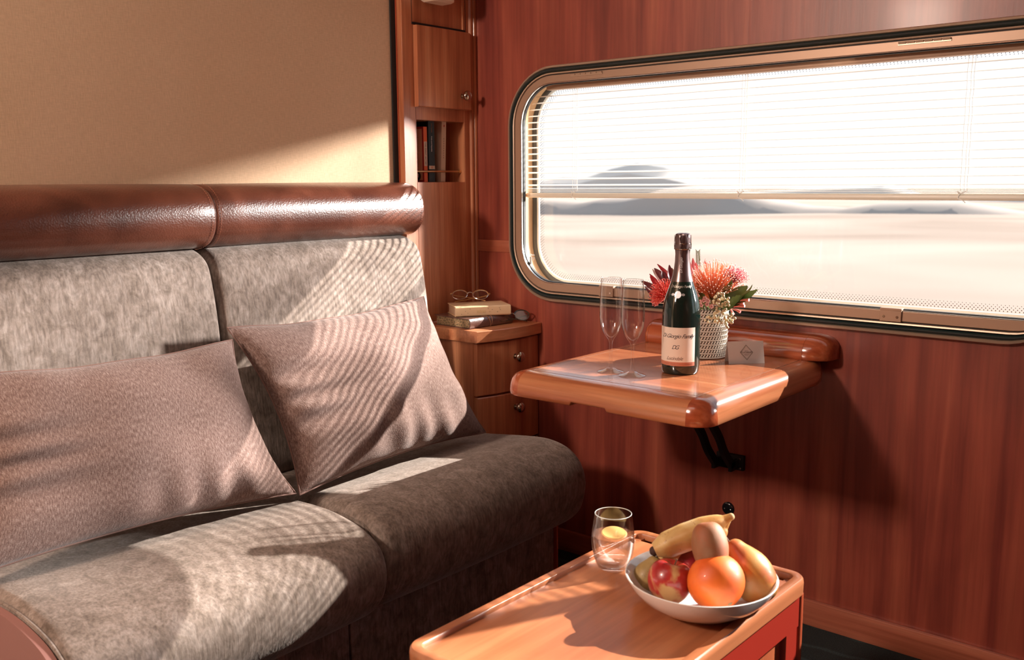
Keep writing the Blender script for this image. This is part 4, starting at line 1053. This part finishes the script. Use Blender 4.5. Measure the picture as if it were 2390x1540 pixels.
# water tumbler
cc = Vector((-.889, 1.306, BZ)); t = thing('water_glass', 'stemless tumbler of water with a slice of lemon on the tray table', 'glass', cc)
op = [(0, 0), (.024, 0), (.0285, .003), (.0335, .012), (.0385, .026), (.0415, .043), (.0425, .058), (.0415, .075), (.0390, .095), (.0362, .1120)]
ip = [(r-.0011, z) for r, z in reversed(op[3:])]+[(.028, .009), (.022, .0065), (0, .006)]
KK = lambda P: [(r*K, z*K) for r, z in P]
b = NB(); lathe(b, KK(op+ip), cc, 48); part('glass', b, THIN, t)
b = NB(); tube(b, [cc+K*Vector((.03560*math.cos(a), .03560*math.sin(a), .1120)) for a in [2*PI*k/48 for k in range(48)]], .0007, 6, closed=True); part('rim', b, MATS['glass_rim_glint'], t)  # rim glint of the tumbler, painted as a pale ring
wp = [(0, .0065), (.022, .0070), (.028, .0095), (.0322, .0130), (.0372, .0265), (.0402, .043), (.0411, .058), (.0406, .0695), (.0400, .0700), (0, .0700)]
b = NB(); lathe(b, KK(wp), cc, 48); part('water', b, WATER, t)
b = NB(); q = Matrix.Rotation(math.radians(7), 3, 'X') @ Matrix.Rotation(math.radians(8), 3, 'Y')
lathe(b, KK([(0, -.002), (.0235, -.002), (.0255, 0), (.0235, .002), (0, .002)]), cc+K*Vector((0, .004, .070)), 28, q @ Vector((0, 0, 1))); part('lemon_slice', b, plain('lemon', (.85, .52, .18), .4), t)

# bowl
bw = Vector((-.692, 1.259, BZ)); t = thing('fruit_bowl', 'shallow white porcelain bowl holding fruit on the tray table', 'bowl', bw)
b = NB(); lathe(b, KK([(0, .003), (.045, .003), (.050, 0), (.058, .0005), (.062, .004), (.085, .013), (.108, .029), (.124, .047), (.1325, .0625), (.1335, .0650), (.1320, .0660), (.1295, .0648), (.120, .0500), (.104, .034), (.082, .019), (.055, .010), (0, .0085)]), bw, 72)
part('bowl_body', b, PORC, t)
def pf(name, cols, sc_=18, spotcol=None, rough=.35, coat=.15):
    m, t, bb = base(name); n = noise(t, mapped(t, (1, 1, 1)), sc_, 4, .6); c = ramp(t, n, cols)
    if spotcol:
        n2 = noise(t, mapped(t, (1, 1, 1)), 260, 2); s_ = ramp(t, n2, [(.66, (0, 0, 0)), (.72, (1, 1, 1))]); c = mix(t, s_, c, spotcol)
    t.links.new(c, bb.inputs['Base Color']); bb.inputs['Roughness'].default_value = rough; bb.inputs['Coat Weight'].default_value = coat
    n3 = noise(t, mapped(t, (1, 1, 1)), 500, 2); bump(t, bb, n3, .15, .0006); return m
G_ = 'fruit in the white bowl'
def atz(px, py, dist):      # a point at a given distance along a pixel direction
    d = (fw*FPX+rt*(px-1195)-up*(py-770)).normalized(); return CAMP+d*dist*K
def fruit_lathe(name, label, cat, prof, c, axis, mat, seg=36, squash=None):
    c = Vector(c); t = thing(name, label, cat, c, group=G_); b = NB(); lathe(b, prof, c, seg, axis); part('flesh', b, mat, t); return t
# orange
c = atz(1671, 1357, 1.745); R_ = .0500*K
t = fruit_lathe('orange', 'round bright orange at the front of the bowl', 'fruit', [(0, -R_*.93)]+[(R_*math.sin(a), -R_*.95*math.cos(a)) for a in [PI*k/20 for k in range(1, 20)]]+[(0, R_*.93)], c, Vector((.75, -.35, -.5)), pf('orange_peel', [(.35, (.66, .095, .010)), (.65, (.74, .16, .018))], 14, None, .48, .08))
ax = Vector((.75, -.35, -.5)).normalized(); b = NB(); lathe(b, [(0, .0008), (.003, .0008), (.0042, 0)], c+ax*R_*.94, 12, ax); part('stem_scar', b, plain('scar_grey', (.30, .20, .09), .8), t)
# apple
c = atz(1563, 1358, 1.768); R_ = .0400*K
ap = [(0, -R_*.72), (R_*.25, -R_*.84), (R_*.55, -R_*.80), (R_*.82, -R_*.50), (R_*.97, -R_*.10), (R_*.98, R_*.28), (R_*.84, R_*.66), (R_*.55, R_*.88), (R_*.28, R_*.86), (R_*.10, R_*.70), (0, R_*.60)]
apc = [(p.x, p.y) for p in spline([Vector((r, z, 0)) for r, z in ap], 4)]
t = fruit_lathe('apple', 'red and yellow apple at the left front of the bowl', 'fruit', apc, c, Vector((.1, .2, 1)), pf('apple_skin', [(.40, (.30, .010, .012)), (.50, (.42, .03, .022)), (.58, (.55, .32, .13))], 15, None, .32, .25))
b = NB(); tube(b, [c+Vector((.003, .006, R_*.62)), c+Vector((.006, .010, R_*1.02))], .0012, 6); part('stem', b, plain('twig', (.12, .06, .03), .8), t)
# plum
c = atz(1612, 1308, 1.845); R_ = .033*K
fruit_lathe('plum', 'small dark red plum tucked behind the apple', 'fruit', [(R_*math.sin(a), -R_*math.cos(a)) for a in [PI*k/16 for k in range(17)]], c, Vector((0, 0, 1)), pf('plum_skin', [(.35, (.14, .006, .014)), (.65, (.24, .015, .025))], 10, None, .3, .3))
# pears
def pear(name, label, c, axis, L_, R_, mat, fat=0, stem_=True):
    L_ *= K; R_ *= K
    pr = [(0, -.50), (.30, -.495), (.62, -.44), (.88, -.30), (1.0, -.10), (.95, .08), (.76, .23), (.58, .34), (.46, .43), (.30, .485), (.12, .50), (0, .49)]
    if fat: pr = [(0, -.50), (.30, -.495), (.62, -.44), (.88, -.30), (1.0, -.08), (.99, .10), (.90, .26), (.76, .38), (.56, .46), (.34, .495), (.12, .49), (0, .475)]
    sm = [(max(p.x, 0)*R_, p.y*L_) for p in spline([Vector((r, z, 0)) for r, z in pr], 4)]
    t = fruit_lathe(name, label, 'fruit', sm, c, axis, mat)
    if stem_:
        ax = Vector(axis).normalized(); p = Vector(c)+ax*L_*.49; b = NB(); tube(b, spline([p-ax*.002, p+ax*.008+Vector((-.002, 0, .002)), p+ax*.015+Vector((-.006, 0, .005))], 4), [.0016]*8+[.0022], 6); part('stem', b, MATS['twig'], t)
    return t
PEAR = pf('pear_skin', [(.34, (.50, .10, .04)), (.48, (.52, .22, .05)), (.64, (.50, .30, .10))], 13, (.40, .20, .08), .4, .15)
BROWNP = pf('brown_pear_skin', [(.36, (.30, .085, .028)), (.52, (.25, .10, .042)), (.66, (.29, .145, .075))], 16, (.22, .11, .05), .62, 0)
OLIVEP = pf('olive_pear_skin', [(.36, (.26, .16, .05)), (.60, (.40, .27, .10))], 14, (.20, .12, .05), .5, .1)
dirR = (rt*.52-up*.80-fw*.25)
pear('pear', 'yellow pear with a red blush leaning on the right side of the bowl', atz(1747, 1332, 1.790), -dirR, .120, .0400, PEAR)
pear('pear', 'short brown-orange pear standing on top of the pile', atz(1657, 1274, 1.745), up*1+rt*-.12+fw*.15, (.082), .0315, BROWNP, 1, stem_=False)
pear('pear', 'olive brown pear half hidden at the left rim of the bowl', atz(1514, 1342, 1.810), (up*.7+rt*.35), .072, .027, OLIVEP)
# bananas
BAN = pf('banana_skin', [(.36, (.48, .24, .07)), (.50, (.58, .38, .15)), (.66, (.66, .50, .28))], 16, (.35, .17, .06), .45, .1)
def banana(label, pts, rad, n=6):
    P_ = spline(pts, n); t = thing('banana', label, 'fruit', pts[0], group=G_)
    m_n = len(P_); rs = []
    for i in range(m_n):
        f_ = i/(m_n-1)*(len(rad)-1); k = min(int(f_), len(rad)-2); rs.append(K*(rad[k]+(rad[k+1]-rad[k])*(f_-k)))
    b = NB(); loops = []
    for i, p in enumerate(P_):
        d = (P_[min(i+1, m_n-1)]-P_[max(i-1, 0)]).normalized(); a_ = d.cross(fw).normalized(); c_ = d.cross(a_)
        loops.append([p+(a_*math.cos(q)+c_*math.sin(q))*rs[i]*(1+.06*math.cos(5*q)) for q in [2*PI*k/20 for k in range(20)]])
    loft(b, loops); part('peel', b, BAN, t, True, 60)
    b = NB(); ball(b, P_[0]-(P_[1]-P_[0]).normalized()*.001-fw*rs[0]*.25, rs[0]*.72, 10, 8); part('blossom_end', b, plain('banana_tip', (.05, .02, .015), .8), t, label='blackened tip')
    b = NB(); ball(b, P_[-1], rs[-1]*1.05, 10, 8); part('stem_end', b, plain('banana_stem', (.42, .26, .12), .8), t)
    return t
banana('long yellow banana lying across the top of the fruit', [atz(1528, 1284, 1.805), atz(1556, 1272, 1.805), atz(1600, 1254, 1.805), atz(1645, 1234, 1.805), atz(1676, 1220, 1.805), atz(1692, 1213, 1.805), atz(1706, 1206, 1.805)], [.0130, .0235, .0255, .0225, .0155, .0088, .0064])
banana('second banana lying under the long one, behind the apple', [atz(1535, 1312, 1.838), atz(1560, 1305, 1.838), atz(1600, 1290, 1.838), atz(1645, 1265, 1.838), atz(1680, 1245, 1.838), atz(1690, 1230, 1.838), atz(1698, 1216, 1.838)], [.008, .0165, .0190, .0190, .0130, .0075, .0058])
